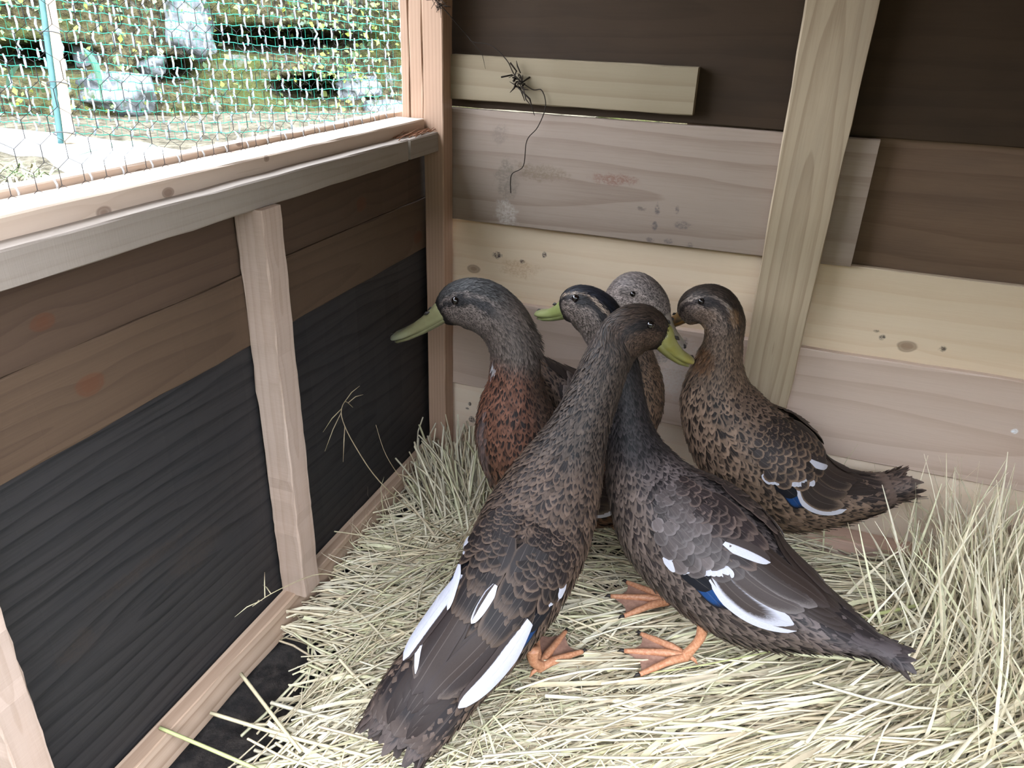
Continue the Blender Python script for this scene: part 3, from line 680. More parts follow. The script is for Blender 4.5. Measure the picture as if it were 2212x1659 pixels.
class Loft:
    def __init__(s, nodes, n=260):
        A = np.array(nodes, float); P = A[:, :3]
        ch = np.concatenate([[0], np.cumsum(np.linalg.norm(np.diff(P, axis=0), axis=1))])
        M_ = np.gradient(A, ch, axis=0)
        tt = np.linspace(0, ch[-1], n); i = np.clip(np.searchsorted(ch, tt, 'right')-1, 0, len(ch)-2)
        h = (ch[i+1]-ch[i])[:, None]; u = ((tt-ch[i])/(ch[i+1]-ch[i]))[:, None]
        B = (2*u**3-3*u**2+1)*A[i]+(u**3-2*u**2+u)*h*M_[i]+(-2*u**3+3*u**2)*A[i+1]+(u**3-u**2)*h*M_[i+1]
        s.c = B[:, :3]; s.arc = np.concatenate([[0], np.cumsum(np.linalg.norm(np.diff(s.c, axis=0), axis=1))]); s.L = s.arc[-1]
        s.node_s = np.interp(ch, tt, s.arc)
        s.a = np.maximum(B[:, 3], .003); s.bu = np.maximum(B[:, 4], .003); s.bd = np.maximum(B[:, 5], .003)
        T = np.gradient(s.c, s.arc, axis=0); T /= np.linalg.norm(T, axis=1, keepdims=True)
        U = B[:, 6:9]-T*np.sum(B[:, 6:9]*T, 1, keepdims=True); U /= np.linalg.norm(U, axis=1, keepdims=True)
        s.T, s.U, s.V = T, U, np.cross(T, U); s.n = n
    def ip(s, arr, q):
        if arr.ndim == 1: return np.interp(q, s.arc, arr)
        return np.stack([np.interp(q, s.arc, arr[:, j]) for j in range(3)], -1)
    def at(s, q, th, off=0.):
        q = np.asarray(q, float); th = np.asarray(th, float)
        c = s.ip(s.c, q); T = s.ip(s.T, q); U = s.ip(s.U, q); V = s.ip(s.V, q)
        ex = np.minimum(q, 0)+np.maximum(q-s.L, 0); c = c+T*ex[..., None]
        a = s.ip(s.a, q); co, si = np.cos(th), np.sin(th)
        b = np.where(co >= 0, s.ip(s.bu, q), s.ip(s.bd, q))
        nr = U*(co/b)[..., None]+V*(si/a)[..., None]; nr /= np.linalg.norm(nr, axis=-1, keepdims=True)
        return c+U*(co*b)[..., None]+V*(si*a)[..., None]+nr*np.asarray(off)[..., None], nr
    def mesh(s, m=40):
        th = np.linspace(0, 2*math.pi, m, endpoint=False)
        P, _ = s.at(np.repeat(s.arc, m), np.tile(th, s.n)); V = P.tolist(); Fc = []
        for i in range(s.n-1):
            for q in range(m): Fc.append((i*m+q, i*m+(q+1) % m, (i+1)*m+(q+1) % m, (i+1)*m+q))
        V += [tuple(s.c[0]), tuple(s.c[-1])]; k0 = s.n*m
        for q in range(m): Fc.append((k0, (q+1) % m, q)); Fc.append((k0+1, (s.n-1)*m+q, (s.n-1)*m+(q+1) % m))
        return V, Fc

WT = np.array([0, .25, .55, .82, 1.]); WW = np.array([.55, .95, 1., .72, .16])
def contour(lf, q, th, ln, wd, l0, l1, ca, cb, par):
    """many small overlapping feathers; returns V, Q and attributes"""
    n = len(q); rows = len(WT); J = np.array([-1, 0, 1.])
    S_ = q[:, None, None]-ln[:, None, None]*WT[None, :, None]+np.zeros((1, 1, 3))
    rad = lf.ip((lf.a+lf.bu+lf.bd)/3, q)
    sk = rng.normal(size=n)*.12*ln/rad
    TH = th[:, None, None]+sk[:, None, None]*WT[None, :, None]+(wd/np.maximum(rad, .006))[:, None, None]*WW[None, :, None]*J[None, None, :]
    OFF = l0[:, None, None]+l1[:, None, None]*WT[None, :, None]**1.3-(J**2)[None, None, :]*wd[:, None, None]*.12
    P, _ = lf.at(S_.reshape(-1), TH.reshape(-1), OFF.reshape(-1))
    idx = np.arange(n*rows*3).reshape(n, rows, 3)
    Q = np.concatenate([np.stack([idx[:, :-1, a], idx[:, :-1, a+1], idx[:, 1:, a+1], idx[:, 1:, a]], -1).reshape(-1, 4) for a in (0, 1)])
    uv = np.zeros((n, rows, 3, 3)); uv[..., 0] = J[None, None, :]; uv[..., 1] = WT[None, :, None]; uv[..., 2] = par[:, None, None]
    rp = rows*3
    return P, Q, {'fuv': uv.reshape(-1, 3), 'ca': np.repeat(ca, rp, 0), 'cb': np.repeat(cb, rp, 0), 'cc': np.repeat(cb, rp, 0), 'ov': np.full(n*rp, 3.)}
def joinf(lst):
    V = []; Q = []; A = {}; o = 0
    for P, q, at_ in lst:
        V.append(P); Q.append(q+o); o += len(P)
        for k_, v in at_.items(): A.setdefault(k_, []).append(v)
    A = {k_: np.concatenate(v) for k_, v in A.items()}
    tp = {'fuv': 'FLOAT_VECTOR', 'ca': 'FLOAT_COLOR', 'cb': 'FLOAT_COLOR', 'cc': 'FLOAT_COLOR', 'ov': 'FLOAT'}
    return np.concatenate(V), np.concatenate(Q), {k_: (tp[k_], v) for k_, v in A.items()}
def quill(lf, s0, t0, s1, t1, wd, off0, off1, ca, cb, cc=None, ov=3., par=.85, tip=.35, bend=0., org=(0, 0, 0), sgn=1):
    """one long feather lying on the body surface from (s0, theta0) to (s1, theta1), degrees"""
    rows = 16; J = np.linspace(-1, 1, 7); t = np.linspace(0, 1, rows)
    S_ = s0+(s1-s0)*t; TH = np.radians(t0+(t1-t0)*t+bend*np.sin(math.pi*t))
    W = wd*np.minimum(1, .45+t*2.2)*np.where(t > 1-tip, np.sqrt(np.maximum(1-((t-(1-tip))/tip)**2, .004)), 1)
    rad = np.maximum(lf.ip((lf.a+lf.bu)/2, S_), .020)
    P, _ = lf.at(np.repeat(S_, 7), (TH[:, None]+(W/rad)[:, None]*J[None, :]).ravel(), ((off0+(off1-off0)*t)[:, None]+.06*wd*(1-J**2)[None, :]).ravel())
    # wide feathers keep their true width where the body is thin
    P = P.reshape(rows, 7, 3)
    idx = np.arange(rows*7).reshape(rows, 7)
    Q = np.stack([idx[:-1, :-1], idx[:-1, 1:], idx[1:, 1:], idx[1:, :-1]], -1).reshape(-1, 4)
    uv = np.zeros((rows, 7, 3)); uv[..., 0] = sgn*J[None, :]; uv[..., 1] = t[:, None]; uv[..., 2] = par
    n = rows*7; cc = cb if cc is None else cc
    A = {'fuv': ('FLOAT_VECTOR', uv.reshape(-1, 3)), 'ca': ('FLOAT_COLOR', np.tile(ca, (n, 1))), 'cb': ('FLOAT_COLOR', np.tile(cb, (n, 1))), 'cc': ('FLOAT_COLOR', np.tile(cc, (n, 1))), 'ov': ('FLOAT', np.full(n, ov))}
    return P.reshape(-1, 3)-np.array(org), Q, A

def lerp3(a, b, t): return np.array(a)*(1-t)+np.array(b)*t
DARK = np.array([.022, .017, .016]); DKBR = np.array([.050, .034, .026]); TAN = np.array([.235, .155, .098]); BUFF = np.array([.36, .27, .185]); GREY = np.array([.20, .175, .155]); WHITE = np.array([.80, .82, .86])
BLUE = np.array([.012, .07, .22]); BLACKB = np.array([.010, .011, .016])

def smooth(x, a, b): t = np.clip((x-a)/(b-a), 0, 1); return t*t*(3-2*t)

def duck(D):
    lf = Loft(D['nodes']); ns = lf.node_s; s_tail, s_rump, s_mid, s_sh, s_nb, s_nt, s_hd = [ns[i] for i in D['marks']]
    pm = tuple(ns[i] for i in D.get('pmarks', D['marks'])); base = np.array(D['base']); root = tag(empty('duck', tuple(base)), D['label'], 'duck', 'ducks huddled in the straw')
    rel = lambda P: np.asarray(P)-base
    V, Fc = lf.mesh(); V = rel(np.array(V))
    # ---- skin colour follows the same scheme as the feathers
    th_ = np.concatenate([np.tile(np.linspace(0, 2*math.pi, 40, endpoint=False), lf.n), [0, 0]]); th_ = (th_+math.pi) % (2*math.pi)-math.pi
    q_ = np.concatenate([np.repeat(lf.arc, 40), [0, lf.L]])
    ca, cb, _, _, _ = D['paint'](lf, q_, th_, pm)
    meshobj('body', V, Fc, m_skin, root, attrs={'col': ('FLOAT_COLOR', ca*.5+cb*.5)})
    # ---- contour feathers
    lst = []; q = lf.L-.002; bandn = 0
    while q > D.get('qmin', -.012):
        L_, W_, l0, l1 = D['size'](q, (s_tail, s_rump, s_mid, s_sh, s_nb, s_nt, s_hd))
        a = float(lf.ip(lf.a, q)); b = float(lf.ip((lf.bu+lf.bd)/2, q)); per = math.pi*(3*(a+b)-math.sqrt((3*a+b)*(a+3*b)))
        m = max(6, int(per/(W_*1.25))); th = (np.arange(m)+.5*(bandn % 2))/m*2*math.pi-math.pi+rng.normal(size=m)*.25*2*math.pi/m
        qq = q+rng.normal(size=m)*L_*.14
        ca, cb, par, fl, ff = D['paint'](lf, qq, th, pm)
        jit = (1+.22*rng.normal(size=(m, 1))).clip(.5, 1.5)
        lst.append(contour(lf, qq, th, L_*ff*(1+.15*rng.normal(size=m)).clip(.6, 1.4), np.full(m, W_)*(1+.12*rng.normal(size=m)).clip(.7, 1.3)*np.sqrt(ff), np.full(m, l0), l1*fl*(.6+.8*rng.random(m)), ca*jit, cb*jit, par))
        q -= L_*.36; bandn += 1
    Vf, Qf, At = joinf(lst); tag(fastmesh('plumage', rel(Vf), Qf, m_feather, root, At), kind='stuff')
    # ---- wings: coverts as one mesh, every long feather on its own
    for sd in (1, -1):
        lst = []; wg = D['wing']
        s0, s1 = wg['s']; q = s0; r = 0
        while q > s1:
            f = (s0-q)/(s0-s1); L_ = .014+.022*f; W_ = .0075+.006*f
            t0, t1 = wg['t0'](f), wg['t1'](f); rad = float(lf.ip((lf.a+lf.bu)/2, q)); m = max(2, int(math.radians(t1-t0)*rad/(W_*1.35)))
            th = np.radians(t0+(t1-t0)*(np.arange(m)+.5*(r % 2))/m)
            ca, cb, par = wg['col'](np.full(m, f), np.linspace(0, 1, m)); jit = (1+.18*rng.normal(size=(m, 1))).clip(.6, 1.4)
            bulge = .011*math.sin(math.pi*min(.80, .01+f*.80))
            lst.append(contour(lf, q+rng.normal(size=m)*.002, sd*th, np.full(m, L_), np.full(m, W_), np.full(m, .003+bulge), np.full(m, .0035), ca*jit, cb*jit, par))
            q -= L_*.42; r += 1
        Vf, Qf, At = joinf(lst); wing = fastmesh('wing', rel(Vf), Qf, m_feather, root, At)
        for (a0, t0, a1, t1, wd, o0, o1, ca, cb, cc, ov, par, tip, bend) in wg['quills']:
            P, Q, A = quill(lf, a0, sd*t0, a1, sd*t1, wd, o0, o1, ca, cb, cc, ov, par, tip, sd*bend, base, sd)
            fo = fastmesh('flight_feather', P, Q, m_feather, None, A); fo.parent = wing
        for (sg, a0, t0, a1, t1, wd, o0, o1, ca, cb, cc, ov, par, tip, bend) in D.get('solo', ()):
            if sg != sd: continue
            P, Q, A = quill(lf, a0, t0, a1, t1, wd, o0, o1, ca, cb, cc, ov, par, tip, bend, base, sd)
            fo = fastmesh('flight_feather', P, Q, m_feather, None, A); fo.parent = wing
    # ---- tail feathers
    tl = D['tail']
    for i in range(tl['n']):
        f = i/(tl['n']-1)*2-1
        P, Q, A = quill(lf, tl['s0'], f*tl['t0'], tl['s1']*(1-.22*abs(f)), f*tl['t1'], tl['w'], .001+.002*(1-abs(f)), .003+.003*(1-abs(f)), tl['ca'], tl['cb'], None, 3., .7, .3, 0, base)
        fastmesh('tail_feather', P, Q, m_feather, root, A)
    # ---- bill
    b0, b1 = np.array(D['bill'][0]), np.array(D['bill'][1]); bl = np.linalg.norm(b1-b0); f = (b1-b0)/bl
    upv = np.array(D.get('billup', (0, 0, 1.))); upv = upv-f*(upv@f); upv /= np.linalg.norm(upv); rv = np.cross(f, upv)
    sc = D['bill'][2]
    def bill_mesh(prof, low):
        V = []; Fc = []; m = 16
        for (t, wd, ht, hb) in prof:
            for qn in range(m):
                an = 2*math.pi*qn/m; cx = math.cos(an); sz = math.sin(an)
                cx = math.copysign(abs(cx)**.75, cx)
                V.append(b0+f*bl*t+rv*cx*wd*sc+upv*(sz*(ht if sz > 0 else hb)*sc+low*sc-.003*sc*math.sin(t*3.0)))
        n = len(prof)
        for i in range(n-1):
            for qn in range(m): Fc.append((i*m+qn, i*m+(qn+1) % m, (i+1)*m+(qn+1) % m, (i+1)*m+qn))
        Fc.append(tuple(range(m-1, -1, -1))); Fc.append(tuple((n-1)*m+qn for qn in range(m)))
        return V, Fc
    up_prof = [(-.22, .0125, .014, .008), (0, .0125, .0145, .007), (.15, .0118, .0115, .006), (.35, .0110, .0088, .005), (.55, .0112, .0068, .004), (.75, .0122, .0054, .0035), (.90, .0112, .0044, .003), (.975, .0070, .0026, .0025), (1.0, .003, .0012, .0015)]
    V, Fc = bill_mesh(up_prof, 0.); V = np.array(V)
    bc = np.array(D['billcol'])*.62; tipc = np.array(D.get('billtip', D['billcol']))*.62; t_ = ((V-b0)@f)/bl
    colv = bc[None]*(1-smooth(t_, .5, 1.)[:, None])+tipc[None]*smooth(t_, .5, 1.)[:, None]
    if 'billmot' in D:
        nz = np.array([mnoise.noise(Vector(v*70)) for v in V]); mm = smooth(nz, -.05, .25)[:, None]; colv = colv*(1-mm)+np.array(D['billmot'])*mm
    bo = meshobj('bill', rel(V), Fc, m_bill, root, attrs={'col': ('FLOAT_COLOR', colv)})
    lo_prof = [(-.15, .0105, .004, .0055), (.1, .0102, .004, .0045), (.4, .0095, .003, .0035), (.7, .0100, .0025, .003), (.9, .0085, .002, .0022), (.96, .004, .001, .0012)]
    V, Fc = bill_mesh(lo_prof, -.0045); V = np.array(V)
    meshobj('lower_bill', rel(V), Fc, m_bill, bo, attrs={'col': ('FLOAT_COLOR', np.tile(bc*.75, (len(V), 1)))})
    for sd in (1, -1):
        c = b0+f*bl*.20+rv*sd*.0070*sc+upv*.0085*sc; d = upv*.8+rv*sd*.6
        V, Fc = tube([Vector(c-f*.0035*sc), Vector(c+d*.0006), Vector(c+f*.0035*sc)], [.0006*sc, .0019*sc, .0006*sc], 8); meshobj('nostril', [Vector(v)-Vector(base) for v in V], Fc, m_horn, bo)
    c = b0+f*bl*.965+upv*.0010*sc; V, Fc = tube([Vector(c-f*.005*sc), Vector(c), Vector(c+f*.004*sc)], [.0010*sc, .0034*sc, .0012*sc], 8); meshobj('bill_nail', [Vector(v)-Vector(base) for v in V], Fc, m_horn, bo)
    # ---- eyes
    import bmesh
    for sd in (1, -1):
        P, nr = lf.at(np.array([D['eye'][0]]), np.array([sd*math.radians(D['eye'][1])]), np.array([.0003]))
        bm = bmesh.new(); bmesh.ops.create_uvsphere(bm, u_segments=20, v_segments=14, radius=D['eye'][2]); me = bpy.data.meshes.new('eye'); bm.to_mesh(me); bm.free(); me.shade_smooth(); me.materials.append(m_eye)
        e = link(bpy.data.objects.new('eye', me), root); e.location = tuple(rel(P[0]))
    # ---- legs and webbed feet
    for (hip, heel, face, spread) in D['legs']:
        hip = Vector(hip); heel = Vector(heel); fd = Vector((math.cos(math.radians(face)), math.sin(math.radians(face)), 0)); B = Vector(tuple(base))
        pts = smoothpath([hip, hip.lerp(heel, .45)+fd*-.006, heel+Vector((0, 0, .010)), heel+fd*.004+Vector((0, 0, .002))], 5); n = len(pts)
        V, Fc = tube([p-B for p in pts], [.0105-.0035*math.sin(math.pi*min(1, i/(n-1)*1.1)) if i < n*.75 else .0085 for i in range(n)], 12); leg = meshobj('leg', V, Fc, m_leg, root)
        sdv = Vector((-fd.y, fd.x, 0)); tips = []
        for an, L_ in ((spread, .082), (0, .094), (-spread, .080)):
            d = (fd*math.cos(math.radians(an))+sdv*math.sin(math.radians(an))); tip = heel+d*L_-Vector((0, 0, .003)); tips.append(tip)
            pp = smoothpath([heel+Vector((0, 0, .003)), heel.lerp(tip, .35)+Vector((0, 0, .006)), heel.lerp(tip, .7)+Vector((0, 0, .003)), tip], 4); m = len(pp)
            V, Fc = tube([p-B for p in pp], [.0072-.0036*i/(m-1)+.0006*(1 if i in (4, 8) else 0) for i in range(m)], 8); meshobj('toe', V, Fc, m_leg, leg)
            V, Fc = tube([tip-d*.002-B, tip+d*.005+Vector((0, 0, .001))-B, tip+d*.010-Vector((0, 0, .003))-B], [.0034, .0026, .0006], 8); meshobj('claw', V, Fc, m_horn, leg)
        d = -fd*.8+sdv*.3; V, Fc = tube([heel+Vector((0, 0, .006))-B, heel+d*.014+Vector((0, 0, .003))-B, heel+d*.020-Vector((0, 0, .003))-B], [.004, .003, .0008], 6); meshobj('hind_toe', V, Fc, m_leg, leg)
        for i in (0, 1):
            N = 8; V = []; Fc = []
            for a_ in range(N+1):
                for b_ in range(N+1):
                    r_ = a_/N; g = b_/N; rim = 1-.12*math.sin(math.pi*g)
                    p = heel.lerp(tips[i].lerp(tips[i+1], g), r_*rim*.97); p.z += .0035*(1-r_)+.0035*abs(2*g-1)*r_*(1-r_)*4*.8-.001
                    V.append(p-B)
            for a_ in range(N):
                for b_ in range(N): q0 = a_*(N+1)+b_; Fc.append((q0, q0+1, q0+N+2, q0+N+1))
            V2 = [v-Vector((0, 0, .0012)) for v in V]; o_ = len(V); Fc2 = [tuple(i_+o_ for i_ in reversed(f_)) for f_ in Fc]
            meshobj('web', V+V2, Fc+Fc2, m_web, leg)
    return lf, root

def std_size(scale=1.):
    def f(q, mk):
        s_tail, s_rump, s_mid, s_sh, s_nb, s_nt, s_hd = mk
        xs = [-.1, s_tail, s_rump, s_mid, s_sh, s_nb, s_nt, s_hd, s_hd+.06]
        L_ = np.interp(q, xs, [.030, .030, .028, .027, .022, .018, .0155, .0100, .0065])
        W_ = np.interp(q, xs, [.0045, .0045, .0062, .0068, .0056, .0031, .0020, .0016, .0013])
        l1 = np.interp(q, xs, [.006, .005, .004, .004, .0035, .0030, .0025, .0014, .0010])
        return L_*scale, W_*scale, .0006, l1
    return f

def painter(back=(DARK, TAN), chest=(DARK, TAN), belly=(DKBR, TAN*1.1), neck=(DKBR, GREY*.8), head=None, tail=(DARK, TAN*.7), eye=(0, 60), patches=(), rim=0., ruff=None):
    def f(lf, q, th, mk):
        s_tail, s_rump, s_mid, s_sh, s_nb, s_nt, s_hd = mk
        n = len(q); a = np.abs((np.asarray(th)+math.pi) % (2*math.pi)-math.pi); dg = np.degrees(a)
        wb = smooth(dg, 45, 85)[:, None]; wv = smooth(dg, 115, 150)[:, None]
        fch = smooth(q, s_mid, s_sh)[:, None]
        ca = back[0]*(1-wb)+(chest[0]*fch+belly[0]*(1-fch))*wb; cb = back[1]*(1-wb)+(chest[1]*fch+belly[1]*(1-fch))*wb
        ca = ca*(1-wv*(1-fch))+belly[0]*wv*(1-fch); cb = cb*(1-wv*(1-fch))+belly[1]*wv*(1-fch)
        t = smooth(q, s_rump, s_tail)[:, None]; ca = ca*(1-t)+tail[0]*t; cb = cb*(1-t)+tail[1]*t
        # breast keeps its colour up the front of the neck base
        nb0 = s_nb-.02+.05*np.cos(a)*0; w = smooth(q, s_sh+.3*(s_nb-s_sh), s_nb+.35*(s_nt-s_nb)*smooth(dg, 50, 130))[:, None]
        ca = ca*(1-w)+neck[0]*w; cb = cb*(1-w)+neck[1]*w
        par = np.full(n, .62)+.10*rng.normal(size=n)
        if head is not None:
            w = smooth(q, s_nt, s_hd)[:, None]; hc, hd = head(q, dg, np.asarray(th), eye); ca = ca*(1-w)+hc*w; cb = cb*(1-w)+hd*w
        for (ps, pt, rs, rt_, pc, st) in patches:
            d = np.hypot((q-ps)/rs, (np.degrees((np.asarray(th)-math.radians(pt)+math.pi) % (2*math.pi)-math.pi))/rt_); w = (smooth(d, 1.15, .6)*st*(.5+.5*rng.random(n)))[:, None]; ca = ca*(1-w)+np.array(pc)*.8*w; cb = cb*(1-w)+np.array(pc)*w
        if rim:
            w = (smooth(q, lf.L-.012, lf.L-.005)*rim)[:, None]; ca = ca*(1-w)+DARK*.6*w; cb = cb*(1-w)+DARK*.8*w
        fluff = 1+1.2*smooth(q, s_mid, s_rump)*smooth(dg, 100, 140); ff = np.ones(n)+.25*smooth(q, s_rump, s_tail)
        if ruff is not None: fluff = fluff+ruff[2]*smooth(np.abs(q-ruff[0]), ruff[1], 0)*smooth(dg, 60, 25)
        return ca, cb, par, fluff, ff
    return f
def head_pattern(cap, brow, stripe, cheek, chin, spread=.35):
    def f(q, dg, th, eye):
        es, et = eye; n = len(q); nz = np.array([mnoise.noise(Vector((a*160, b*3.0, 1.7))) for a, b in zip(q, th)])
        g = dg+nz*7
        lim1 = et-17; lim2 = et-7; lim3 = et+7+6*smooth(q, es, es-.05)
        c = np.tile(np.array(cap), (n, 1))
        w = smooth(g, lim1-4, lim1+4)[:, None]; c = c*(1-w)+np.array(brow)*w
        w = smooth(g, lim2-3, lim2+3)[:, None]; c = c*(1-w)+np.array(stripe)*w
        w = smooth(g, lim3-4, lim3+5)[:, None]; c = c*(1-w)+np.array(cheek)*w
        w = smooth(g, 125, 150)[:, None]; c = c*(1-w)+np.array(chin)*w
        ring = smooth(np.hypot((q-es)/.010, (dg-et)/16), 1.3, .7)[:, None]; c = c*(1-ring)+np.array(stripe)*.6*ring
        return c*.42, c*1.55
    return f
def mk(body, f, nh, bd=None, tilt=0.):
    """body rows x,y,z,half width,half height; f = heading of the body; the last nh rows belong to the head"""
    f = np.array([f[0], f[1], 0.])/math.hypot(f[0], f[1]); Z = np.array([0, 0, 1.]); out = []; n = len(body)
    for i, (x, y, z, a, b) in enumerate(body):
        ref = Z-f+tilt*np.array([f[1], -f[0], 0.]) if i < n-nh else Z
        e = 1+(bd or {}).get(i, 0.)
        out.append((x, y, z, a, b, b*e, *ref))
    return out
NODES = {}
NODES['F'] = mk([(.327, -.812, .100, .046, .010), (.333, -.795, .110, .052, .020), (.353, -.740, .136, .058, .042), (.386, -.668, .178, .066, .066), (.403, -.602, .210, .076, .080), (.416, -.540, .262, .079, .080),
                 (.433, -.503, .326, .064, .064), (.451, -.478, .394, .042, .043), (.466, -.458, .453, .034, .035), (.478, -.444, .500, .031, .033), (.490, -.432, .527, .030, .034), (.509, -.420, .543, .030, .034), (.529, -.408, .536, .025, .028), (.543, -.400, .525, .014, .017)], (.35, .93), 4, {3: .3, 4: .25, 2: .4}, tilt=.55)
NODES['M'] = mk([(.893, -.500, .172, .016, .008), (.850, -.492, .178, .040, .020), (.792, -.482, .184, .056, .048), (.724, -.468, .192, .076, .078), (.661, -.450, .214, .088, .090), (.595, -.430, .252, .084, .086),
                 (.547, -.410, .298, .062, .062), (.515, -.395, .353, .038, .039), (.497, -.380, .405, .029, .030), (.480, -.370, .456, .029, .030), (.457, -.360, .501, .029, .033), (.432, -.355, .531, .030, .035), (.405, -.350, .536, .027, .031), (.385, -.343, .524, .014, .018)], (-.97, .25), 4, {3: .1, 2: .25})
NODES['L'] = mk([(.555, -.240, .130, .014, .008), (.490, -.258, .140, .040, .022), (.425, -.278, .152, .060, .050), (.362, -.300, .190, .074, .076), (.316, -.326, .264, .072, .074), (.307, -.338, .335, .056, .060),
                 (.308, -.344, .396, .039, .041), (.304, -.345, .449, .035, .038), (.282, -.346, .492, .036, .041), (.246, -.350, .513, .035, .042), (.212, -.355, .510, .031, .037), (.184, -.360, .493, .015, .020)], (-.95, -.3), 4, {2: .2, 3: .15})
NODES['R'] = mk([(.938, -.088, .184, .026, .020), (.912, -.098, .174, .036, .030), (.852, -.113, .164, .052, .048), (.788, -.126, .170, .070, .080), (.720, -.136, .210, .080, .094), (.654, -.140, .271, .074, .082),
                 (.619, -.140, .335, .058, .062), (.613, -.140, .388, .040, .042), (.615, -.140, .437, .030, .031), (.609, -.140, .474, .030, .034), (.589, -.140, .495, .031, .036), (.562, -.138, .489, .028, .032), (.543, -.134, .467, .014, .018)], (-1., -.05), 4, {2: .2, 3: .1})
NODES['B'] = mk([(.258, -.105, .330, .012, .007), (.296, -.107, .300, .034, .020), (.345, -.110, .262, .052, .046), (.405, -.114, .232, .062, .074), (.458, -.118, .250, .056, .066), (.480, -.124, .315, .038, .042),
                 (.466, -.136, .380, .030, .031), (.445, -.152, .438, .029, .031), (.440, -.170, .490, .030, .035), (.462, -.182, .512, .030, .036), (.490, -.190, .502, .027, .031), (.515, -.196, .480, .013, .017)], (1., -.1), 4, {3: .3})
def wing_spec(k_, cov_c, cov_e, brown, edge, wov=-.05, ww=.0135, bar=12, blue=True, sh=0., tk=1., second=None, scap=None, low=(.225, 65, .098, 70), lowoff=.0085, pale=True, lowtip=.45):
    """k_ scales and sh shifts positions along the body, tk scales the angles; cov_c/cov_e covert centre and edge colours"""
    cov_c = np.array(cov_c); cov_e = np.array(cov_e); brown = np.array(brown); edge = np.array(edge); Q = []
    sc_c, sc_e = scap or (cov_c*.8, cov_e*.8); sc_c = np.array(sc_c); sc_e = np.array(sc_e)
    def q(a0, t0, a1, t1, wd, o0, o1, ca, cb, cc=None, ov=3., par=.85, tip=.35, bend=0.): Q.append((a0*k_+sh, t0*tk, a1*k_+sh, t1*tk, wd, o0, o1, ca, cb, cb if cc is None else cc, ov, par, tip, bend))
    for i in range(4): q(.17-.004*i, 44-5*i, .030+.014*i, 26-4*i, .009, .006, .006+.0006*i, DKBR*.8, brown*.8)                 # primaries
    if blue:
        q(.250, 72, .190, 82, .010, .0075, .0068, BLUE, BLACKB); q(.240, 66, .180, 78, .010, .0078, .007, BLUE, BLACKB); q(.268, 74, .215, 74, .011, .008, .008, BLACKB, BLACKB); q(.258, 66, .208, 68, .011, .0082, .0082, BLACKB, BLACKB)
    q(*low, ww, lowoff, lowoff, brown, brown*1.3, WHITE, wov, .9, lowtip, 4)                 # long white-edged
    q(.232, 58, .104, 64, .0140, .0098, .0090, brown*.9, edge if second is None else second, None if second is None else WHITE, .86, .88 if second is None else .70, .45, 4)
    q(.225, 47, .098, 42, .0140, .0108, .0096, brown, edge*.6, None, 3., .93, .35, 2)
    q(.218, 36, .085, 26, .0140, .0118, .010, brown*.8, edge*.7, None, 3., .93, .35, 0)
    q(.210, 26, .070, 13, .0120, .0122, .010, DKBR, brown, None, 3., .9, .35, 0)
    q(.190, 15, .055, 4, .0110, .0100, .007, DKBR*.9, brown*.8, None, 3., .9, .35, 0)
    for i in range(bar):
        f = i/11; s = .284-.072*f; t = 78-26*f; q(s+.010, t, s-.010-.005*rng.random(), t+1, .0048, .0125, .0138, WHITE*.9, WHITE, None, 3., .9, .4, 0)   # white bar
    if pale: q(.244, 36, .163, 22, .0105, .0160, .0165, brown*.9, brown, WHITE*.95, .0, .9, .6, 0)              # pale-vaned scapular
    for i in range(12):                                                                                    # lesser scapulars
        f = i/11; q(.315-.03*(i % 3), 10+30*f, .238-.03*(i % 3), 8+28*f, .0100, .0125, .0140, sc_c*(.8+.4*rng.random()), sc_e, None, 3., .84, .45, 0)
    def col(f, g):
        m = len(f); n = rng.random((m, 1)); w = smooth(g, .45, .15)[:, None]
        return (cov_c*(1-w)+sc_c*w)*(.75+.5*n), (cov_e*(1-w)+sc_e*w)*(.8+.4*n), np.full(m, .76)
    return {'s': (.372*k_+sh, .215*k_+sh), 't0': lambda f: (14+8*f)*tk, 't1': lambda f: np.interp(f, [0, .25, .6, 1], [52, 74, 78, 56])*tk, 'col': col, 'quills': Q}
def tail_spec(s0, s1, w, ca, cb, n=11, t0=70, t1=60): return dict(n=n, s0=s0, s1=s1, w=w, t0=t0, t1=t1, ca=np.array(ca), cb=np.array(cb))
A_ = lambda *v: np.array(v)

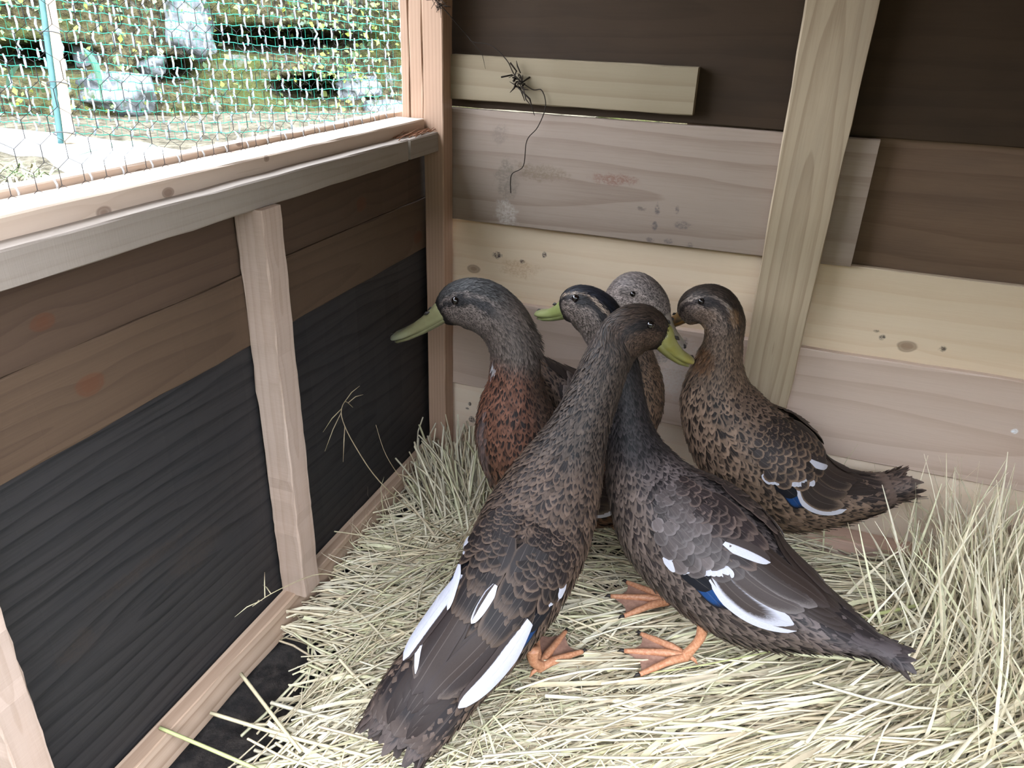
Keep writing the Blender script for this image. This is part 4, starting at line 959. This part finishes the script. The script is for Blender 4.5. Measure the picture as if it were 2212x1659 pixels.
EYE = {'F': (.6635, 62), 'M': (.6816, 52), 'L': (.6139, 65), 'R': (.5853, 64), 'B': (.5363, 74)}
ducks = {}
ducks['F'] = duck(dict(nodes=NODES['F'], marks=(1, 2, 4, 6, 7, 9, 11), base=(.409, -.595, .045), label='dark brown duck with its back turned, tail low, yellow bill turned to the right',
    paint=painter(back=(A_(.030, .023, .021), A_(.150, .105, .074)), chest=(A_(.036, .026, .022), A_(.215, .145, .095)), belly=(A_(.040, .029, .024), A_(.215, .150, .105)), neck=(A_(.010, .008, .008), A_(.105, .080, .060)),
                  head=head_pattern((.050, .034, .023), (.075, .050, .034), (.026, .018, .014), (.085, .055, .036), (.10, .065, .04)), tail=(A_(.026, .020, .019), A_(.085, .062, .050)), eye=EYE['F'], rim=.8),
    size=std_size(), wing=wing_spec(1., (.026, .019, .017), (.140, .098, .068), (.050, .036, .031), (.20, .155, .12), wov=-.6, ww=.0160, bar=5, sh=-.028, tk=.70, low=(.222, 60, .094, 62), lowoff=.0128, pale=False, lowtip=.85), tail=tail_spec(.085, -.004, .015, (.026, .020, .019), (.10, .075, .060), 11, 80, 80),
    bill=((.541, -.401, .526), (.584, -.366, .487), 1.6), billcol=(.32, .29, .07), billtip=(.38, .31, .08), eye=(EYE['F'][0], EYE['F'][1], .0058),
    solo=[(-1, .160, -56, .062, -20, .0055, .014, .012, DKBR, WHITE, WHITE, -.9, .9, .8, -6), (-1, .206, -48, .150, -31, .0060, .0160, .0160, DKBR, WHITE, WHITE, -.9, .9, .8, 0), (1, .200, -3, .155, -3, .0060, .0150, .0155, DKBR, WHITE, WHITE, -.3, .9, .6, 0)], qmin=.008,
    legs=[((.445, -.625, .115), (.452, -.611, .062), 81, 30), ((.365, -.60, .115), (.360, -.578, .062), 80, 30)]))
ducks['M'] = duck(dict(nodes=NODES['M'], marks=(1, 2, 4, 6, 7, 9, 11), base=(.630, -.45, .045), label='grey-brown duck with blue and white wing bar, black cap and green bill',
    paint=painter(back=(A_(.034, .028, .028), A_(.165, .135, .120)), chest=(A_(.040, .031, .029), A_(.190, .145, .112)), belly=(A_(.045, .035, .031), A_(.175, .135, .108)), neck=(A_(.012, .011, .011), A_(.050, .043, .041)),
                  head=head_pattern((.011, .012, .017), (.33, .26, .185), (.018, .015, .014), (.15, .122, .098), (.13, .105, .085)), tail=(A_(.032, .026, .026), A_(.095, .078, .072)), eye=EYE['M'], rim=.9),
    size=std_size(), wing=wing_spec(1., (.105, .086, .077), (.165, .142, .128), (.080, .062, .053), (.33, .29, .26), wov=.30, second=WHITE*.85, scap=((.040, .029, .027), (.165, .120, .095))), tail=tail_spec(.075, -.030, .014, (.035, .028, .027), (.12, .10, .095)),
    bill=((.387, -.344, .525), (.332, -.312, .502), 1.4), billcol=(.27, .30, .10), billtip=(.29, .31, .12), eye=(EYE['M'][0], EYE['M'][1], .0058),
    legs=[((.668, -.498, .135), (.654, -.506, .062), 191, 31), ((.640, -.405, .12), (.607, -.396, .062), 190, 31)]))
ducks['L'] = duck(dict(nodes=NODES['L'], marks=(1, 2, 3, 4, 6, 7, 9), pmarks=(1, 2, 3, 6, 7, 8, 9), base=(.350, -.31, .03), label='duck with rusty speckled breast, white neck spot and long grey-green bill, facing the window side',
    paint=painter(back=(A_(.030, .022, .020), A_(.150, .095, .065)), chest=(A_(.028, .017, .014), A_(.26, .118, .070)), belly=(A_(.030, .020, .016), A_(.19, .10, .055)), neck=(A_(.085, .068, .055), A_(.185, .150, .120)),
                  head=head_pattern((.060, .060, .055), (.150, .128, .108), (.036, .034, .033), (.180, .150, .125), (.17, .145, .12)), eye=EYE['L'], rim=.95, patches=[(.470, -155, .010, 14, (.75, .75, .74), 1.), (.36, -155, .05, 14, (.36, .30, .28), .5), (.315, -150, .05, 12, (.30, .25, .23), .4)], ruff=(.508, .035, 3.)),  # the two greyish chest patches paint in the silvery light from the left
    size=std_size(), wing=wing_spec(.88, (.034, .025, .022), (.14, .09, .062), (.055, .040, .034), (.20, .15, .11)), tail=tail_spec(.07, -.03, .014, (.030, .022, .020), (.10, .07, .055)),
    bill=((.187, -.3595, .494), (.097, -.372, .441), 1.55), billcol=(.26, .24, .12), billtip=(.31, .32, .22), eye=(EYE['L'][0], EYE['L'][1], .0062),
    legs=[((.350, -.345, .13), (.340, -.355, .040), 198, 30), ((.365, -.262, .13), (.362, -.262, .040), 196, 30)]))
ducks['R'] = duck(dict(nodes=NODES['R'], marks=(1, 2, 4, 6, 7, 8, 10), base=(.725, -.13, .03), label='warm buff speckled duck with short fanned tail, standing against the upright batten',
    paint=painter(back=(A_(.034, .023, .018), A_(.24, .165, .11)), chest=(A_(.030, .021, .016), A_(.33, .225, .145)), belly=(A_(.042, .030, .022), A_(.260, .180, .115)), neck=(A_(.085, .058, .040), A_(.260, .180, .115)),
                  head=head_pattern((.042, .030, .021), (.270, .220, .170), (.050, .038, .032), (.200, .155, .120), (.30, .20, .12)), tail=(A_(.040, .029, .025), A_(.17, .12, .09)), eye=EYE['R'], patches=[(.483, -135, .022, 40, (.30, .14, .05), .7), (.553, -50, .012, 20, (.34, .19, .07), .6), (.583, -110, .03, 30, (.30, .20, .12), .5)]),
    size=std_size(), wing=wing_spec(.90, (.042, .030, .025), (.24, .165, .105), (.055, .040, .033), (.26, .19, .13)), tail=tail_spec(.075, -.004, .010, (.040, .029, .025), (.20, .145, .11), 15, 110, 120),
    bill=((.545, -.1335, .468), (.489, -.105, .428), 1.2), billcol=(.42, .20, .06), billmot=(.075, .058, .045), eye=(EYE['R'][0], EYE['R'][1], .0056),
    legs=[((.715, -.175, .12), (.705, -.18, .035), 183, 30), ((.715, -.095, .12), (.705, -.088, .035), 183, 30)]))
ducks['B'] = duck(dict(nodes=NODES['B'], marks=(1, 2, 3, 4, 5, 6, 8), pmarks=(1, 2, 3, 5, 7, 8, 9), base=(.41, -.115, .03), label='duck with a pale grey-brown head and pale bill, standing behind the black-capped duck',
    paint=painter(back=(A_(.036, .028, .025), A_(.24, .185, .145)), chest=(A_(.045, .030, .022), A_(.27, .175, .105)), belly=(A_(.042, .030, .024), A_(.24, .17, .12)), neck=(A_(.16, .125, .10), A_(.30, .24, .195)),
                  head=head_pattern((.20, .170, .145), (.35, .295, .245), (.28, .235, .195), (.37, .315, .265), (.38, .32, .27)), eye=EYE['B']),
    size=std_size(), wing=wing_spec(.80, (.036, .028, .025), (.27, .215, .175), (.040, .030, .027), (.30, .24, .20), wov=3., bar=0, blue=False), tail=tail_spec(.07, -.02, .012, (.032, .025, .023), (.2, .16, .13)),
    bill=((.513, -.1955, .482), (.557, -.206, .439), 1.15), billcol=(.40, .33, .29), billtip=(.42, .36, .33), eye=(EYE['B'][0], EYE['B'][1], .0050),
    legs=[((.42, -.145, .15), (.425, -.155, .035), -5, 30), ((.42, -.08, .15), (.425, -.075, .035), -5, 30)]))
